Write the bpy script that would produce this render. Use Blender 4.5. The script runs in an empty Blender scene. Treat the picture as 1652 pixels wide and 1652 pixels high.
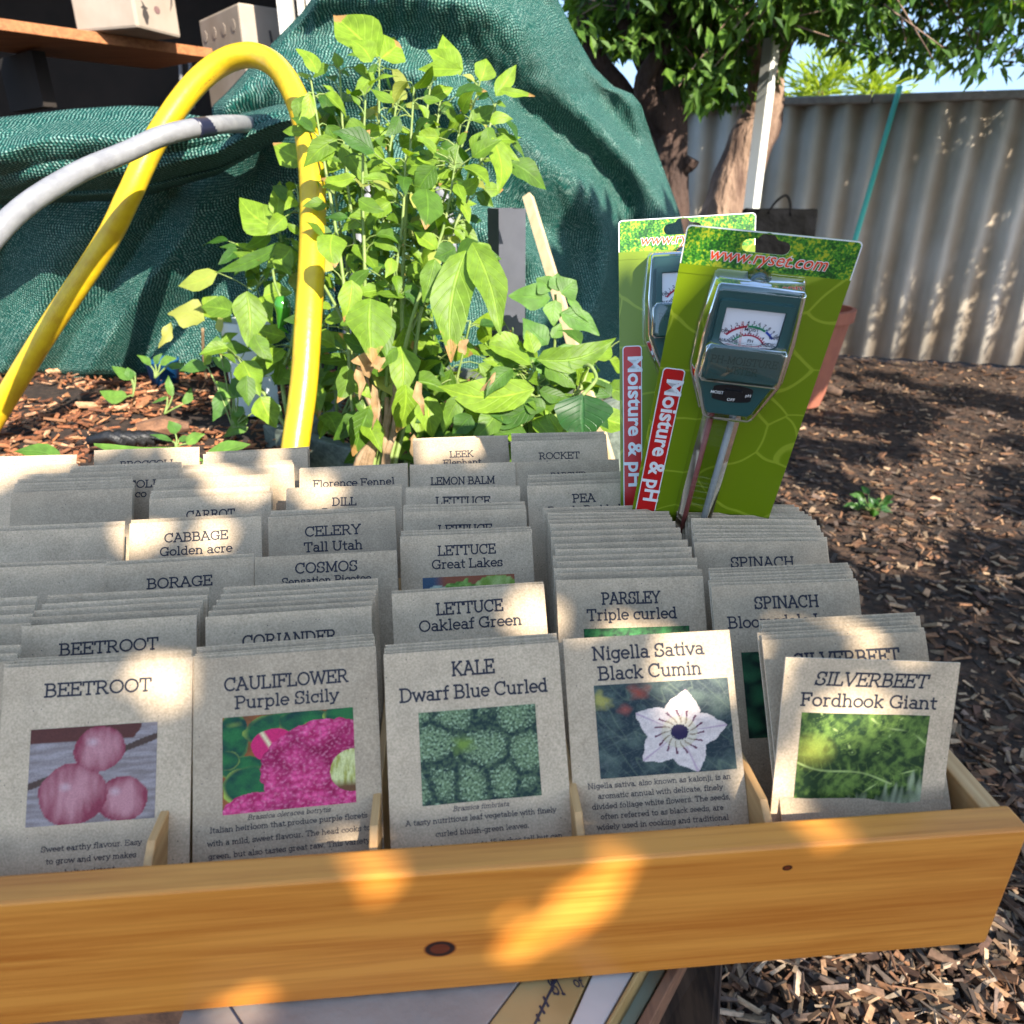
import bpy, math, random
from mathutils import Vector, Matrix, noise
sc = bpy.context.scene
COL = sc.collection
R = random.Random(11)
rad = math.radians
# ---------------------------------------------------------------- camera, light, exposure
CH = 1.22; F = 1180.0; CC = math.cos(rad(24)); SS = math.sin(rad(24))
cam = bpy.data.cameras.new('camera'); co = bpy.data.objects.new('camera', cam); COL.objects.link(co)
co.location = (0, 0, CH); co.rotation_euler = (rad(66), 0, 0)
cam.sensor_width = 36; cam.lens = 36*F/1652; cam.clip_start = 0.02; cam.clip_end = 400
cam.dof.use_dof = True; cam.dof.focus_distance = 0.62; cam.dof.aperture_fstop = 11
sc.camera = co
SUN = Vector((.45, -.72, .56)).normalized()
EL = math.asin(SUN.z)
w = bpy.data.worlds.new('World'); sc.world = w; w.use_nodes = True
nt = w.node_tree; bg = nt.nodes['Background']
sky = nt.nodes.new('ShaderNodeTexSky'); sky.sky_type = 'NISHITA'; sky.sun_disc = False
sky.sun_elevation = EL; sky.sun_rotation = math.atan2(SUN.x, SUN.y); sky.air_density = 1.3; sky.dust_density = .4; sky.ozone_density = 1.5
tcw = nt.nodes.new('ShaderNodeTexCoord'); mpw = nt.nodes.new('ShaderNodeMapping'); mpw.inputs['Location'].default_value = (0, 0, .33); nmw = nt.nodes.new('ShaderNodeVectorMath'); nmw.operation = 'NORMALIZE'
nt.links.new(tcw.outputs['Generated'], mpw.inputs[0]); nt.links.new(mpw.outputs[0], nmw.inputs[0]); nt.links.new(nmw.outputs[0], sky.inputs[0])
hsw = nt.nodes.new('ShaderNodeHueSaturation'); hsw.inputs['Saturation'].default_value = 1.08; tnw = nt.nodes.new('ShaderNodeMixRGB'); tnw.blend_type = 'MULTIPLY'; tnw.inputs[0].default_value = 1; tnw.inputs[2].default_value = (1.10, 1.0, .93, 1); nt.links.new(sky.outputs[0], tnw.inputs[1]); nt.links.new(tnw.outputs[0], hsw.inputs['Color'])
nt.links.new(hsw.outputs[0], bg.inputs[0]); bg.inputs[1].default_value = .15
sl = bpy.data.lights.new('sun', 'SUN'); so = bpy.data.objects.new('sun', sl); COL.objects.link(so)
sl.energy = 3.95; sl.angle = rad(.45); sl.color = (1, .92, .80)
so.rotation_euler = SUN.to_track_quat('Z', 'Y').to_euler(); so.location = SUN*6
sc.view_settings.view_transform = 'Standard'; sc.view_settings.look = 'None'
sc.view_settings.exposure = 1.66; sc.view_settings.gamma = 1
sc.cycles.max_bounces = 8; sc.cycles.transparent_max_bounces = 16

# ---------------------------------------------------------------- measuring helpers: a direction seen from the camera -> a real point
def ray(x, y):
    u = 826-y
    return Vector((x-826, F*CC+u*SS, u*CC-F*SS))
def pz(x, y, z):
    r = ray(x, y); return Vector((0, 0, CH))+r*((z-CH)/r.z)
def pY(x, y, Y):
    r = ray(x, y); return Vector((0, 0, CH))+r*(Y/r.y)
def pd(x, y, d):
    return Vector((0, 0, CH))+ray(x, y)*(d/F)
def lerp(a, b, t): return a+(b-a)*t
def interp(x, pts):
    if x <= pts[0][0]: return pts[0][1]
    for (a, b), (c, d) in zip(pts, pts[1:]):
        if x <= c: return b+(d-b)*(x-a)/(c-a)
    return pts[-1][1]
def smooth(t):
    t = max(0, min(1, t)); return t*t*(3-2*t)
def n3(x, y, z=0): return noise.noise(Vector((x, y, z)))

# ---------------------------------------------------------------- materials
def mat(name, c=(.5, .5, .5), rough=.6, var=None, vscale=20, detail=4, bump=0, bscale=60, spec=.5, stretch=(1, 1, 1), trans=0, rand=0, coat=0, attr=None):
    m = bpy.data.materials.new(name); m.use_nodes = True
    t = m.node_tree; N = t.nodes; L = t.links; b = N['Principled BSDF']
    b.inputs['Roughness'].default_value = rough; b.inputs['Specular IOR Level'].default_value = spec
    b.inputs['Coat Weight'].default_value = coat
    tc = N.new('ShaderNodeTexCoord'); mp = N.new('ShaderNodeMapping'); L.new(tc.outputs['Object'], mp.inputs[0]); mp.inputs['Scale'].default_value = stretch
    src = None
    if attr:
        a = N.new('ShaderNodeVertexColor'); a.layer_name = attr; src = a.outputs[0]
    if var:
        nz = N.new('ShaderNodeTexNoise'); nz.inputs['Scale'].default_value = vscale; nz.inputs['Detail'].default_value = detail
        L.new(mp.outputs[0], nz.inputs[0])
        cr = N.new('ShaderNodeValToRGB'); cr.color_ramp.elements[0].position = .35; cr.color_ramp.elements[1].position = .68
        cr.color_ramp.elements[0].color = (*c, 1); cr.color_ramp.elements[1].color = (*var, 1)
        L.new(nz.outputs[0], cr.inputs[0])
        if src:
            mx = N.new('ShaderNodeMixRGB'); mx.blend_type = 'MULTIPLY'; mx.inputs[0].default_value = 1
            L.new(src, mx.inputs[1]); L.new(cr.outputs[0], mx.inputs[2]); src = mx.outputs[0]
        else: src = cr.outputs[0]
    if rand:
        oi = N.new('ShaderNodeObjectInfo'); hs = N.new('ShaderNodeHueSaturation')
        mr = N.new('ShaderNodeMapRange'); mr.inputs[3].default_value = 1-rand; mr.inputs[4].default_value = 1+rand
        L.new(oi.outputs['Random'], mr.inputs[0]); L.new(mr.outputs[0], hs.inputs['Value'])
        if src: L.new(src, hs.inputs['Color'])
        else: hs.inputs['Color'].default_value = (*c, 1)
        src = hs.outputs[0]
    if src: L.new(src, b.inputs['Base Color'])
    else: b.inputs['Base Color'].default_value = (*c, 1)
    if bump:
        nb = N.new('ShaderNodeTexNoise'); nb.inputs['Scale'].default_value = bscale; nb.inputs['Detail'].default_value = 5
        L.new(mp.outputs[0], nb.inputs[0]); bp = N.new('ShaderNodeBump'); bp.inputs['Strength'].default_value = bump
        bp.inputs['Distance'].default_value = 1.0/bscale
        L.new(nb.outputs[0], bp.inputs['Height']); L.new(bp.outputs[0], b.inputs['Normal'])
    if trans:
        tl = N.new('ShaderNodeBsdfTranslucent'); mxs = N.new('ShaderNodeMixShader'); mxs.inputs[0].default_value = trans
        if src: L.new(src, tl.inputs[0])
        else: tl.inputs[0].default_value = (*c, 1)
        L.new(b.outputs[0], mxs.inputs[1]); L.new(tl.outputs[0], mxs.inputs[2]); L.new(mxs.outputs[0], N['Material Output'].inputs[0])
    return m

def kraft_mat():
    m = mat('kraft_paper', (.44, .33, .21), .85, var=(.60, .455, .30), vscale=900, detail=3, rand=.15, bump=.25, bscale=1400, spec=.2)
    t = m.node_tree; N = t.nodes; L = t.links; b = N['Principled BSDF']
    src = b.inputs['Base Color'].links[0].from_socket
    tc = N.new('ShaderNodeTexCoord')
    # long soft blotches
    n2 = N.new('ShaderNodeTexNoise'); n2.inputs['Scale'].default_value = 60; n2.inputs['Detail'].default_value = 4; L.new(tc.outputs['Object'], n2.inputs[0])
    mr = N.new('ShaderNodeMapRange'); mr.inputs[1].default_value = .3; mr.inputs[2].default_value = .7; mr.inputs[3].default_value = .88; mr.inputs[4].default_value = 1.08
    L.new(n2.outputs[0], mr.inputs[0])
    m1 = N.new('ShaderNodeMixRGB'); m1.blend_type = 'MULTIPLY'; m1.inputs[0].default_value = 1; L.new(src, m1.inputs[1]); L.new(mr.outputs[0], m1.inputs[2])
    # dark fibre specks
    vo = N.new('ShaderNodeTexVoronoi'); vo.inputs['Scale'].default_value = 260; vo.inputs['Randomness'].default_value = 1
    mp = N.new('ShaderNodeMapping'); oi = N.new('ShaderNodeObjectInfo'); L.new(tc.outputs['Object'], mp.inputs[0])
    cmb = N.new('ShaderNodeCombineXYZ'); mu = N.new('ShaderNodeMath'); mu.operation = 'MULTIPLY'; mu.inputs[1].default_value = 9
    L.new(oi.outputs['Random'], mu.inputs[0]); L.new(mu.outputs[0], cmb.inputs[0]); L.new(mu.outputs[0], cmb.inputs[2]); L.new(cmb.outputs[0], mp.inputs['Location'])
    L.new(mp.outputs[0], vo.inputs[0]); L.new(mp.outputs[0], n2.inputs[0])
    lt = N.new('ShaderNodeMath'); lt.operation = 'LESS_THAN'; lt.inputs[1].default_value = .085; L.new(vo.outputs[0], lt.inputs[0])
    n4 = N.new('ShaderNodeTexNoise'); n4.inputs['Scale'].default_value = 130; L.new(mp.outputs[0], n4.inputs[0])
    gt = N.new('ShaderNodeMath'); gt.operation = 'GREATER_THAN'; gt.inputs[1].default_value = .52; L.new(n4.outputs[0], gt.inputs[0])
    an = N.new('ShaderNodeMath'); an.operation = 'MULTIPLY'; L.new(lt.outputs[0], an.inputs[0]); L.new(gt.outputs[0], an.inputs[1])
    m2 = N.new('ShaderNodeMixRGB'); m2.inputs[2].default_value = (.10, .085, .07, 1); L.new(an.outputs[0], m2.inputs[0]); L.new(m1.outputs[0], m2.inputs[1])
    L.new(m2.outputs[0], b.inputs['Base Color'])
    return m

def wood_mat(name, c1, c2, axis=0, scale=1.0, rough=.45, coat=0, knots=()):
    m = bpy.data.materials.new(name); m.use_nodes = True
    t = m.node_tree; N = t.nodes; L = t.links; b = N['Principled BSDF']
    b.inputs['Roughness'].default_value = rough; b.inputs['Coat Weight'].default_value = coat; b.inputs['Coat Roughness'].default_value = .3
    tc = N.new('ShaderNodeTexCoord'); sep = N.new('ShaderNodeSeparateXYZ'); L.new(tc.outputs['Object'], sep.inputs[0])
    # warp field: gentle waves plus a swirl round each knot
    mp = N.new('ShaderNodeMapping'); sc3 = [60*scale]*3; sc3[axis] = 3*scale; mp.inputs['Scale'].default_value = sc3
    L.new(tc.outputs['Object'], mp.inputs[0])
    nz = N.new('ShaderNodeTexNoise'); nz.inputs['Scale'].default_value = 1; nz.inputs['Detail'].default_value = 6; nz.inputs['Roughness'].default_value = .6; nz.inputs['Distortion'].default_value = .6
    L.new(mp.outputs[0], nz.inputs[0])
    mp2 = N.new('ShaderNodeMapping'); s2 = [420*scale]*3; s2[axis] = 9*scale; mp2.inputs['Scale'].default_value = s2; L.new(tc.outputs['Object'], mp2.inputs[0])
    nf = N.new('ShaderNodeTexNoise'); nf.inputs['Scale'].default_value = 1; nf.inputs['Detail'].default_value = 3; L.new(mp2.outputs[0], nf.inputs[0])
    ad = N.new('ShaderNodeMath'); ad.operation = 'MULTIPLY_ADD'; ad.inputs[1].default_value = .45; L.new(nf.outputs[0], ad.inputs[0]); L.new(nz.outputs[0], ad.inputs[2])
    cr = N.new('ShaderNodeValToRGB'); e = cr.color_ramp.elements; e[0].position = .56; e[0].color = (*c2, 1); e[1].position = .86; e[1].color = (*c1, 1)
    L.new(ad.outputs[0], cr.inputs[0]); src = cr.outputs[0]
    for (kx, kz, kr) in knots:
        # distance to the knot in object x/z, squashed along the grain
        vx = N.new('ShaderNodeMath'); vx.operation = 'SUBTRACT'; vx.inputs[1].default_value = kx; L.new(sep.outputs[0], vx.inputs[0])
        vx2 = N.new('ShaderNodeMath'); vx2.operation = 'MULTIPLY'; vx2.inputs[1].default_value = .72; L.new(vx.outputs[0], vx2.inputs[0])
        vz = N.new('ShaderNodeMath'); vz.operation = 'SUBTRACT'; vz.inputs[1].default_value = kz; L.new(sep.outputs[2], vz.inputs[0])
        cb = N.new('ShaderNodeCombineXYZ'); L.new(vx2.outputs[0], cb.inputs[0]); L.new(vz.outputs[0], cb.inputs[1])
        ln = N.new('ShaderNodeVectorMath'); ln.operation = 'LENGTH'; L.new(cb.outputs[0], ln.inputs[0])
        dv = N.new('ShaderNodeMath'); dv.operation = 'DIVIDE'; dv.inputs[1].default_value = kr; L.new(ln.outputs['Value'], dv.inputs[0])
        kc = N.new('ShaderNodeValToRGB'); k = kc.color_ramp.elements
        k[0].position = 0; k[0].color = (.22, .09, .025, 1); k[1].position = 1; k[1].color = (1, 1, 1, 1)
        for p, c in ((.5, (.25, .10, .03, 1)), (.62, (.03, .012, .008, 1)), (.8, (.035, .015, .01, 1)), (.9, (.6, .42, .3, 1))):
            q = k.new(p); q.color = c
        L.new(dv.outputs[0], kc.inputs[0])
        mx = N.new('ShaderNodeMixRGB'); mx.blend_type = 'MULTIPLY'; mx.inputs[0].default_value = 1; L.new(src, mx.inputs[1]); L.new(kc.outputs[0], mx.inputs[2]); src = mx.outputs[0]
    L.new(src, b.inputs['Base Color'])
    bp = N.new('ShaderNodeBump'); bp.inputs['Strength'].default_value = .15; bp.inputs['Distance'].default_value = .001; L.new(nf.outputs[0], bp.inputs['Height']); L.new(bp.outputs[0], b.inputs['Normal'])
    return m

def leaf_mat(name, c, c2, trans=.35, vein=(1.6, 1.5, 1.8), rough=.5):
    m = bpy.data.materials.new(name); m.use_nodes = True
    t = m.node_tree; N = t.nodes; L = t.links; b = N['Principled BSDF']; b.inputs['Roughness'].default_value = rough; b.inputs['Specular IOR Level'].default_value = .4
    a = N.new('ShaderNodeVertexColor'); a.layer_name = 'tint'; sp = N.new('ShaderNodeSeparateColor'); L.new(a.outputs[0], sp.inputs[0])
    mx = N.new('ShaderNodeMixRGB'); mx.inputs[1].default_value = (*c, 1); mx.inputs[2].default_value = (*c2, 1); L.new(sp.outputs[0], mx.inputs[0])
    uv = N.new('ShaderNodeUVMap'); su = N.new('ShaderNodeSeparateXYZ'); L.new(uv.outputs[0], su.inputs[0])
    # |u| : 0 at midrib
    ab = N.new('ShaderNodeMath'); ab.operation = 'ABSOLUTE'; L.new(su.outputs[0], ab.inputs[0])
    lt = N.new('ShaderNodeMapRange'); lt.inputs[1].default_value = .03; lt.inputs[2].default_value = .10; lt.inputs[3].default_value = 1; lt.inputs[4].default_value = 0; L.new(ab.outputs[0], lt.inputs[0])
    # side veins
    m1 = N.new('ShaderNodeMath'); m1.operation = 'MULTIPLY_ADD'; m1.inputs[1].default_value = -.30; L.new(ab.outputs[0], m1.inputs[0]); L.new(su.outputs[1], m1.inputs[2])
    m2 = N.new('ShaderNodeMath'); m2.operation = 'MULTIPLY'; m2.inputs[1].default_value = 44; L.new(m1.outputs[0], m2.inputs[0])
    sn = N.new('ShaderNodeMath'); sn.operation = 'SINE'; L.new(m2.outputs[0], sn.inputs[0])
    sv = N.new('ShaderNodeMapRange'); sv.inputs[1].default_value = .82; sv.inputs[2].default_value = 1; sv.inputs[3].default_value = 0; sv.inputs[4].default_value = .45; L.new(sn.outputs[0], sv.inputs[0])
    mxv = N.new('ShaderNodeMath'); mxv.operation = 'MAXIMUM'; L.new(lt.outputs[0], mxv.inputs[0]); L.new(sv.outputs[0], mxv.inputs[1])
    vm = N.new('ShaderNodeMixRGB'); vm.blend_type = 'MULTIPLY'; vm.inputs[2].default_value = (*vein, 1); L.new(mxv.outputs[0], vm.inputs[0]); L.new(mx.outputs[0], vm.inputs[1])
    nz = N.new('ShaderNodeTexNoise'); nz.inputs['Scale'].default_value = 70; nz.inputs['Detail'].default_value = 4
    tc = N.new('ShaderNodeTexCoord'); L.new(tc.outputs['Object'], nz.inputs[0])
    mr = N.new('ShaderNodeMapRange'); mr.inputs[1].default_value = .3; mr.inputs[2].default_value = .7; mr.inputs[3].default_value = .75; mr.inputs[4].default_value = 1.2; L.new(nz.outputs[0], mr.inputs[0])
    vv = N.new('ShaderNodeMixRGB'); vv.blend_type = 'MULTIPLY'; vv.inputs[0].default_value = 1; L.new(vm.outputs[0], vv.inputs[1]); L.new(mr.outputs[0], vv.inputs[2])
    # scorched brown tips where the leaf is marked (blue channel)
    br = N.new('ShaderNodeMath'); br.operation = 'MULTIPLY_ADD'; br.inputs[1].default_value = .5; L.new(nz.outputs[0], br.inputs[0]); L.new(su.outputs[1], br.inputs[2])
    b2 = N.new('ShaderNodeMapRange'); b2.inputs[1].default_value = 1.08; b2.inputs[2].default_value = 1.14; L.new(br.outputs[0], b2.inputs[0])
    b3 = N.new('ShaderNodeMath'); b3.operation = 'MULTIPLY'; L.new(b2.outputs[0], b3.inputs[0]); L.new(sp.outputs[2], b3.inputs[1])
    bm = N.new('ShaderNodeMixRGB'); bm.inputs[2].default_value = (.42, .24, .08, 1); L.new(b3.outputs[0], bm.inputs[0]); L.new(vv.outputs[0], bm.inputs[1])
    # yellow leaves (green channel)
    ym = N.new('ShaderNodeMixRGB'); ym.inputs[2].default_value = (.42, .42, .10, 1); L.new(sp.outputs[1], ym.inputs[0]); L.new(bm.outputs[0], ym.inputs[1])
    src = ym.outputs[0]
    L.new(src, b.inputs['Base Color'])
    bp = N.new('ShaderNodeBump'); bp.inputs['Strength'].default_value = .5; bp.inputs['Distance'].default_value = .002; L.new(mxv.outputs[0], bp.inputs['Height']); bp.invert = True; L.new(bp.outputs[0], b.inputs['Normal'])
    tl = N.new('ShaderNodeBsdfTranslucent'); ml = N.new('ShaderNodeMixRGB'); ml.blend_type = 'MULTIPLY'; ml.inputs[0].default_value = 1; ml.inputs[2].default_value = (1.6, 1.5, .5, 1); L.new(src, ml.inputs[1]); L.new(ml.outputs[0], tl.inputs[0])
    ms = N.new('ShaderNodeMixShader'); ms.inputs[0].default_value = trans; L.new(b.outputs[0], ms.inputs[1]); L.new(tl.outputs[0], ms.inputs[2]); L.new(ms.outputs[0], N['Material Output'].inputs[0])
    return m

# ---------------------------------------------------------------- mesh builder
class MB:
    def __init__(s): s.v = []; s.f = []; s.uv = []; s.c = []; s.mi = []
    def vert(s, p): s.v.append(tuple(p)); return len(s.v)-1
    def face(s, idx, uv=None, c=None, mi=0):
        s.f.append(tuple(idx)); s.uv.append(uv); s.c.append(c); s.mi.append(mi)
    def poly(s, pts, c=None, uv=None, mi=0):
        b = len(s.v); s.v += [tuple(p) for p in pts]; s.face(range(b, b+len(pts)), uv, c, mi)
    def hexa(s, P, c=None, mi=0):          # 8 points: bottom loop then top loop
        b = len(s.v); s.v += [tuple(p) for p in P]
        for q in ((3, 2, 1, 0), (4, 5, 6, 7), (0, 1, 5, 4), (1, 2, 6, 5), (2, 3, 7, 6), (3, 0, 4, 7)): s.face([b+i for i in q], None, c, mi)
    def box(s, c0, sz, rz=0, c=None, mi=0, M=None):
        x, y, z = sz[0]/2, sz[1]/2, sz[2]/2
        P = [Vector((a*x, b_*y, d*z)) for d in (-1, 1) for a, b_ in ((-1, -1), (1, -1), (1, 1), (-1, 1))]
        rot = M if M else Matrix.Rotation(rz, 3, 'Z')
        s.hexa([rot @ p + Vector(c0) for p in P], c, mi)
    def tube(s, pts, rads, n=10, caps=True, c=None, mi=0, wob=0):
        pts = [Vector(p) for p in pts]; rings = []; up = None
        if not isinstance(rads, (list, tuple)): rads = [rads]*len(pts)
        for i, p in enumerate(pts):
            t = (pts[min(i+1, len(pts)-1)]-pts[max(i-1, 0)]).normalized()
            if up is None: up = Vector((0, 0, 1)) if abs(t.z) < .9 else Vector((1, 0, 0))
            a = t.cross(up)
            if a.length < 1e-5: a = t.cross(Vector((0, 1, 0)))
            a.normalize(); b_ = a.cross(t).normalized(); up = b_
            ring = []
            for k in range(n):
                an = 2*math.pi*k/n; rr = rads[i]
                if wob: rr *= 1+wob*n3(p.x*9+math.cos(an)*1.3, p.y*9+math.sin(an)*1.3, p.z*5)
                ring.append(s.vert(p+(a*math.cos(an)+b_*math.sin(an))*rr))
            rings.append(ring)
        L_ = 0
        for i in range(len(rings)-1):
            L2 = L_+(pts[i+1]-pts[i]).length
            for k in range(n):
                k2 = (k+1) % n
                s.face((rings[i][k], rings[i][k2], rings[i+1][k2], rings[i+1][k]), [(k/n, L_), ((k+1)/n, L_), ((k+1)/n, L2), (k/n, L2)], c, mi)
            L_ = L2
        if caps: s.face(rings[0][::-1], None, c, mi); s.face(rings[-1], None, c, mi)
    def lathe(s, c0, prof, n=24, c=None, mi=0):
        c0 = Vector(c0); rings = [[s.vert(c0+Vector((r*math.cos(2*math.pi*k/n), r*math.sin(2*math.pi*k/n), z))) for k in range(n)] for r, z in prof]
        for i in range(len(rings)-1):
            for k in range(n):
                k2 = (k+1) % n; s.face((rings[i][k], rings[i][k2], rings[i+1][k2], rings[i+1][k]), None, c, mi)
    def mesh(s, name, mats, smooth=False):
        me = bpy.data.meshes.new(name); me.from_pydata(s.v, [], s.f)
        for m in (mats if isinstance(mats, (list, tuple)) else [mats]): me.materials.append(m)
        if any(u for u in s.uv):
            ul = me.uv_layers.new(name='uv'); k = 0
            for f, u in zip(s.f, s.uv):
                for j in range(len(f)):
                    ul.data[k].uv = u[j] if u else (0, 0)
                    k += 1
        if any(c is not None for c in s.c):
            ca = me.color_attributes.new('tint', 'FLOAT_COLOR', 'CORNER'); k = 0
            for f, c in zip(s.f, s.c):
                for j in range(len(f)):
                    cc = (1, 1, 1) if c is None else (c[j] if isinstance(c[0], (tuple, list)) else c)
                    ca.data[k].color = (cc[0], cc[1], cc[2], 1); k += 1
        if len(me.materials) > 1: me.polygons.foreach_set('material_index', s.mi)
        if smooth: me.polygons.foreach_set('use_smooth', [True]*len(me.polygons))
        me.update(); return me
    def obj(s, name, mats, parent=None, smooth=False, bevel=0, loc=None):
        return link(name, s.mesh(name, mats, smooth), parent, bevel, loc)
def link(name, me, parent=None, bevel=0, loc=None):
    o = bpy.data.objects.new(name, me); COL.objects.link(o)
    if parent: o.parent = parent
    if loc: o.location = loc
    if bevel:
        b = o.modifiers.new('bevel', 'BEVEL'); b.width = bevel; b.segments = 2; b.limit_method = 'ANGLE'; b.angle_limit = rad(35)
    return o
def tag(o, label=None, cat=None, group=None, kind=None):
    if label: o['label'] = label
    if cat: o['category'] = cat
    if group: o['group'] = group
    if kind: o['kind'] = kind
    return o
def thing(name, label, cat, loc=(0, 0, 0), rz=0, group=None):
    o = bpy.data.objects.new(name, None); COL.objects.link(o); o.location = loc; o.rotation_euler = (0, 0, rz); o.empty_display_size = .05
    return tag(o, label, cat, group)
def catmull(P, n=6):
    P = [Vector(p) for p in P]; out = []
    for i in range(len(P)-1):
        a = P[max(i-1, 0)]; b = P[i]; c = P[i+1]; d = P[min(i+2, len(P)-1)]
        for k in range(n):
            t = k/n; out.append(.5*((2*b)+(c-a)*t+(2*a-5*b+4*c-d)*t*t+(3*b-a-3*c+d)*t**3))
    out.append(P[-1]); return out

# ---------------------------------------------------------------- slab-serif stroke lettering
# ops: L x y x y ... polyline, A cx cy rx ry a0 a1 arc (degrees), S x y [halfwidth] slab
GL = {}
def G(ch, adv, *ops): GL[ch] = (adv, ops)
def Lp(*a): return ('L', a)
def A(*a): return ('A', a)
def S(x, y, w=.13): return ('S', (x, y, w))
G('A', .90, Lp(.08, 0, .42, 1), Lp(.42, 1, .78, 0), Lp(.22, .34, .64, .34), S(.09, 0), S(.77, 0), S(.36, 1, .1))
G('B', .82, Lp(.16, 0, .16, 1), Lp(.04, 1, .42, 1), A(.42, .76, .22, .24, 90, -90), Lp(.16, .52, .46, .52), A(.46, .26, .26, .26, 90, -90), Lp(.04, 0, .46, 0))
G('C', .88, A(.46, .5, .40, .5, 42, 318), Lp(.76, .66, .76, 1))
G('D', .90, Lp(.16, 0, .16, 1), Lp(.04, 1, .40, 1), A(.40, .5, .40, .5, 90, -90), Lp(.04, 0, .40, 0))
G('E', .78, Lp(.16, 0, .16, 1), Lp(.04, 1, .68, 1, .68, .8), Lp(.16, .52, .52, .52), Lp(.52, .42, .52, .62), Lp(.04, 0, .70, 0, .70, .22))
G('F', .74, Lp(.16, 0, .16, 1), Lp(.04, 1, .68, 1, .68, .8), Lp(.16, .52, .52, .52), Lp(.52, .42, .52, .62), S(.16, 0, .15))
G('G', .92, A(.46, .5, .40, .5, 45, 315), Lp(.76, .70, .76, .96), Lp(.76, .04, .76, .42), S(.72, .42, .16))
G('H', .94, Lp(.17, 0, .17, 1), Lp(.74, 0, .74, 1), Lp(.17, .52, .74, .52), S(.17, 0), S(.17, 1), S(.74, 0), S(.74, 1))
G('I', .42, Lp(.21, 0, .21, 1), S(.21, 0, .15), S(.21, 1, .15))
G('J', .66, Lp(.42, 1, .42, .22), A(.25, .22, .17, .22, 0, -150), S(.42, 1, .15))
G('K', .90, Lp(.17, 0, .17, 1), Lp(.70, 1, .17, .42), Lp(.32, .58, .74, 0), S(.17, 0), S(.17, 1), S(.70, 1, .12), S(.75, 0, .11))
G('L', .74, Lp(.17, 0, .17, 1), S(.17, 1, .15), Lp(.04, 0, .66, 0, .66, .24))
G('M', 1.08, Lp(.17, 0, .17, 1), Lp(.17, 1, .53, .12), Lp(.53, .12, .89, 1), Lp(.89, 1, .89, 0), S(.17, 0), S(.89, 0), S(.12, 1, .09), S(.94, 1, .09))
G('N', .96, Lp(.17, 0, .17, 1), Lp(.17, 1, .76, 0), Lp(.76, 0, .76, 1), S(.17, 0), S(.12, 1, .1), S(.76, 1))
G('O', .94, A(.46, .5, .40, .5, 0, 360))
G('P', .78, Lp(.17, 0, .17, 1), Lp(.04, 1, .42, 1), A(.42, .73, .26, .27, 90, -90), Lp(.17, .46, .42, .46), S(.17, 0, .15))
G('Q', .94, A(.46, .5, .40, .5, 0, 360), Lp(.52, .22, .80, -.12))
G('R', .88, Lp(.17, 0, .17, 1), Lp(.04, 1, .42, 1), A(.42, .74, .25, .26, 90, -90), Lp(.17, .48, .42, .48), Lp(.42, .48, .72, 0), S(.17, 0), S(.76, 0, .09))
G('S', .76, A(.37, .74, .27, .26, 35, 250), A(.37, .25, .29, .26, 75, -145), Lp(.64, .72, .64, .98), Lp(.09, .02, .09, .3))
G('T', .82, Lp(.40, 0, .40, 1), Lp(.06, .76, .06, 1, .74, 1, .74, .76), S(.40, 0, .15))
G('U', .92, Lp(.17, 1, .17, .32), A(.455, .32, .285, .32, 180, 360), Lp(.74, .32, .74, 1), S(.17, 1), S(.74, 1))
G('V', .88, Lp(.08, 1, .42, 0), Lp(.42, 0, .78, 1), S(.09, 1), S(.77, 1))
G('W', 1.2, Lp(.08, 1, .33, 0), Lp(.33, 0, .58, .9), Lp(.58, .9, .84, 0), Lp(.84, 0, 1.1, 1), S(.1, 1), S(1.08, 1), S(.58, .95, .08))
G('X', .86, Lp(.1, 0, .74, 1), Lp(.1, 1, .74, 0), S(.1, 0, .1), S(.74, 0, .1), S(.1, 1, .1), S(.74, 1, .1))
G('Y', .84, Lp(.08, 1, .41, .48), Lp(.74, 1, .41, .48), Lp(.41, .48, .41, 0), S(.09, 1, .12), S(.73, 1, .12), S(.41, 0, .15))
G('Z', .78, Lp(.08, .8, .08, 1, .66, 1, .06, 0, .70, 0, .70, .22))
G('a', .66, A(.29, .48, .2, .18, 150, 0), Lp(.49, .48, .49, .04), Lp(.49, 0, .62, 0), A(.28, .19, .2, .19, 20, 340), Lp(.30, .38, .49, .34))
G('b', .70, Lp(.14, 0, .14, 1), A(.36, .33, .24, .33, 0, 360), S(.10, 1, .09))
G('c', .62, A(.34, .33, .26, .33, 45, 315), Lp(.54, .44, .54, .64))
G('d', .72, Lp(.54, 0, .54, 1), A(.32, .33, .24, .33, 0, 360), S(.50, 1, .09), S(.6, 0, .07))
G('e', .64, A(.32, .33, .26, .33, 0, 320), Lp(.06, .34, .58, .34))
G('f', .44, Lp(.2, 0, .2, .78), A(.36, .78, .16, .22, 180, 60), Lp(.06, .64, .38, .64), S(.2, 0))
G('g', .68, A(.30, .36, .24, .30, 0, 360), Lp(.54, .66, .54, -.06), A(.32, -.06, .22, .22, 0, -150), S(.58, .66, .07))
G('h', .74, Lp(.15, 0, .15, 1), A(.36, .40, .20, .26, 170, 0), Lp(.56, .4, .56, 0), S(.11, 1, .09), S(.15, 0, .12), S(.56, 0, .12))
G('i', .36, Lp(.18, 0, .18, .66), S(.13, .66, .09), S(.18, 0), Lp(.18, .86, .18, .97))
G('j', .36, Lp(.2, .66, .2, -.1), A(.06, -.1, .14, .16, 0, -120), S(.15, .66, .09), Lp(.2, .86, .2, .97))
G('k', .70, Lp(.15, 0, .15, 1), Lp(.52, .66, .15, .28), Lp(.26, .38, .56, 0), S(.11, 1, .09), S(.15, 0, .11), S(.52, .66, .1), S(.57, 0, .09))
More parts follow.
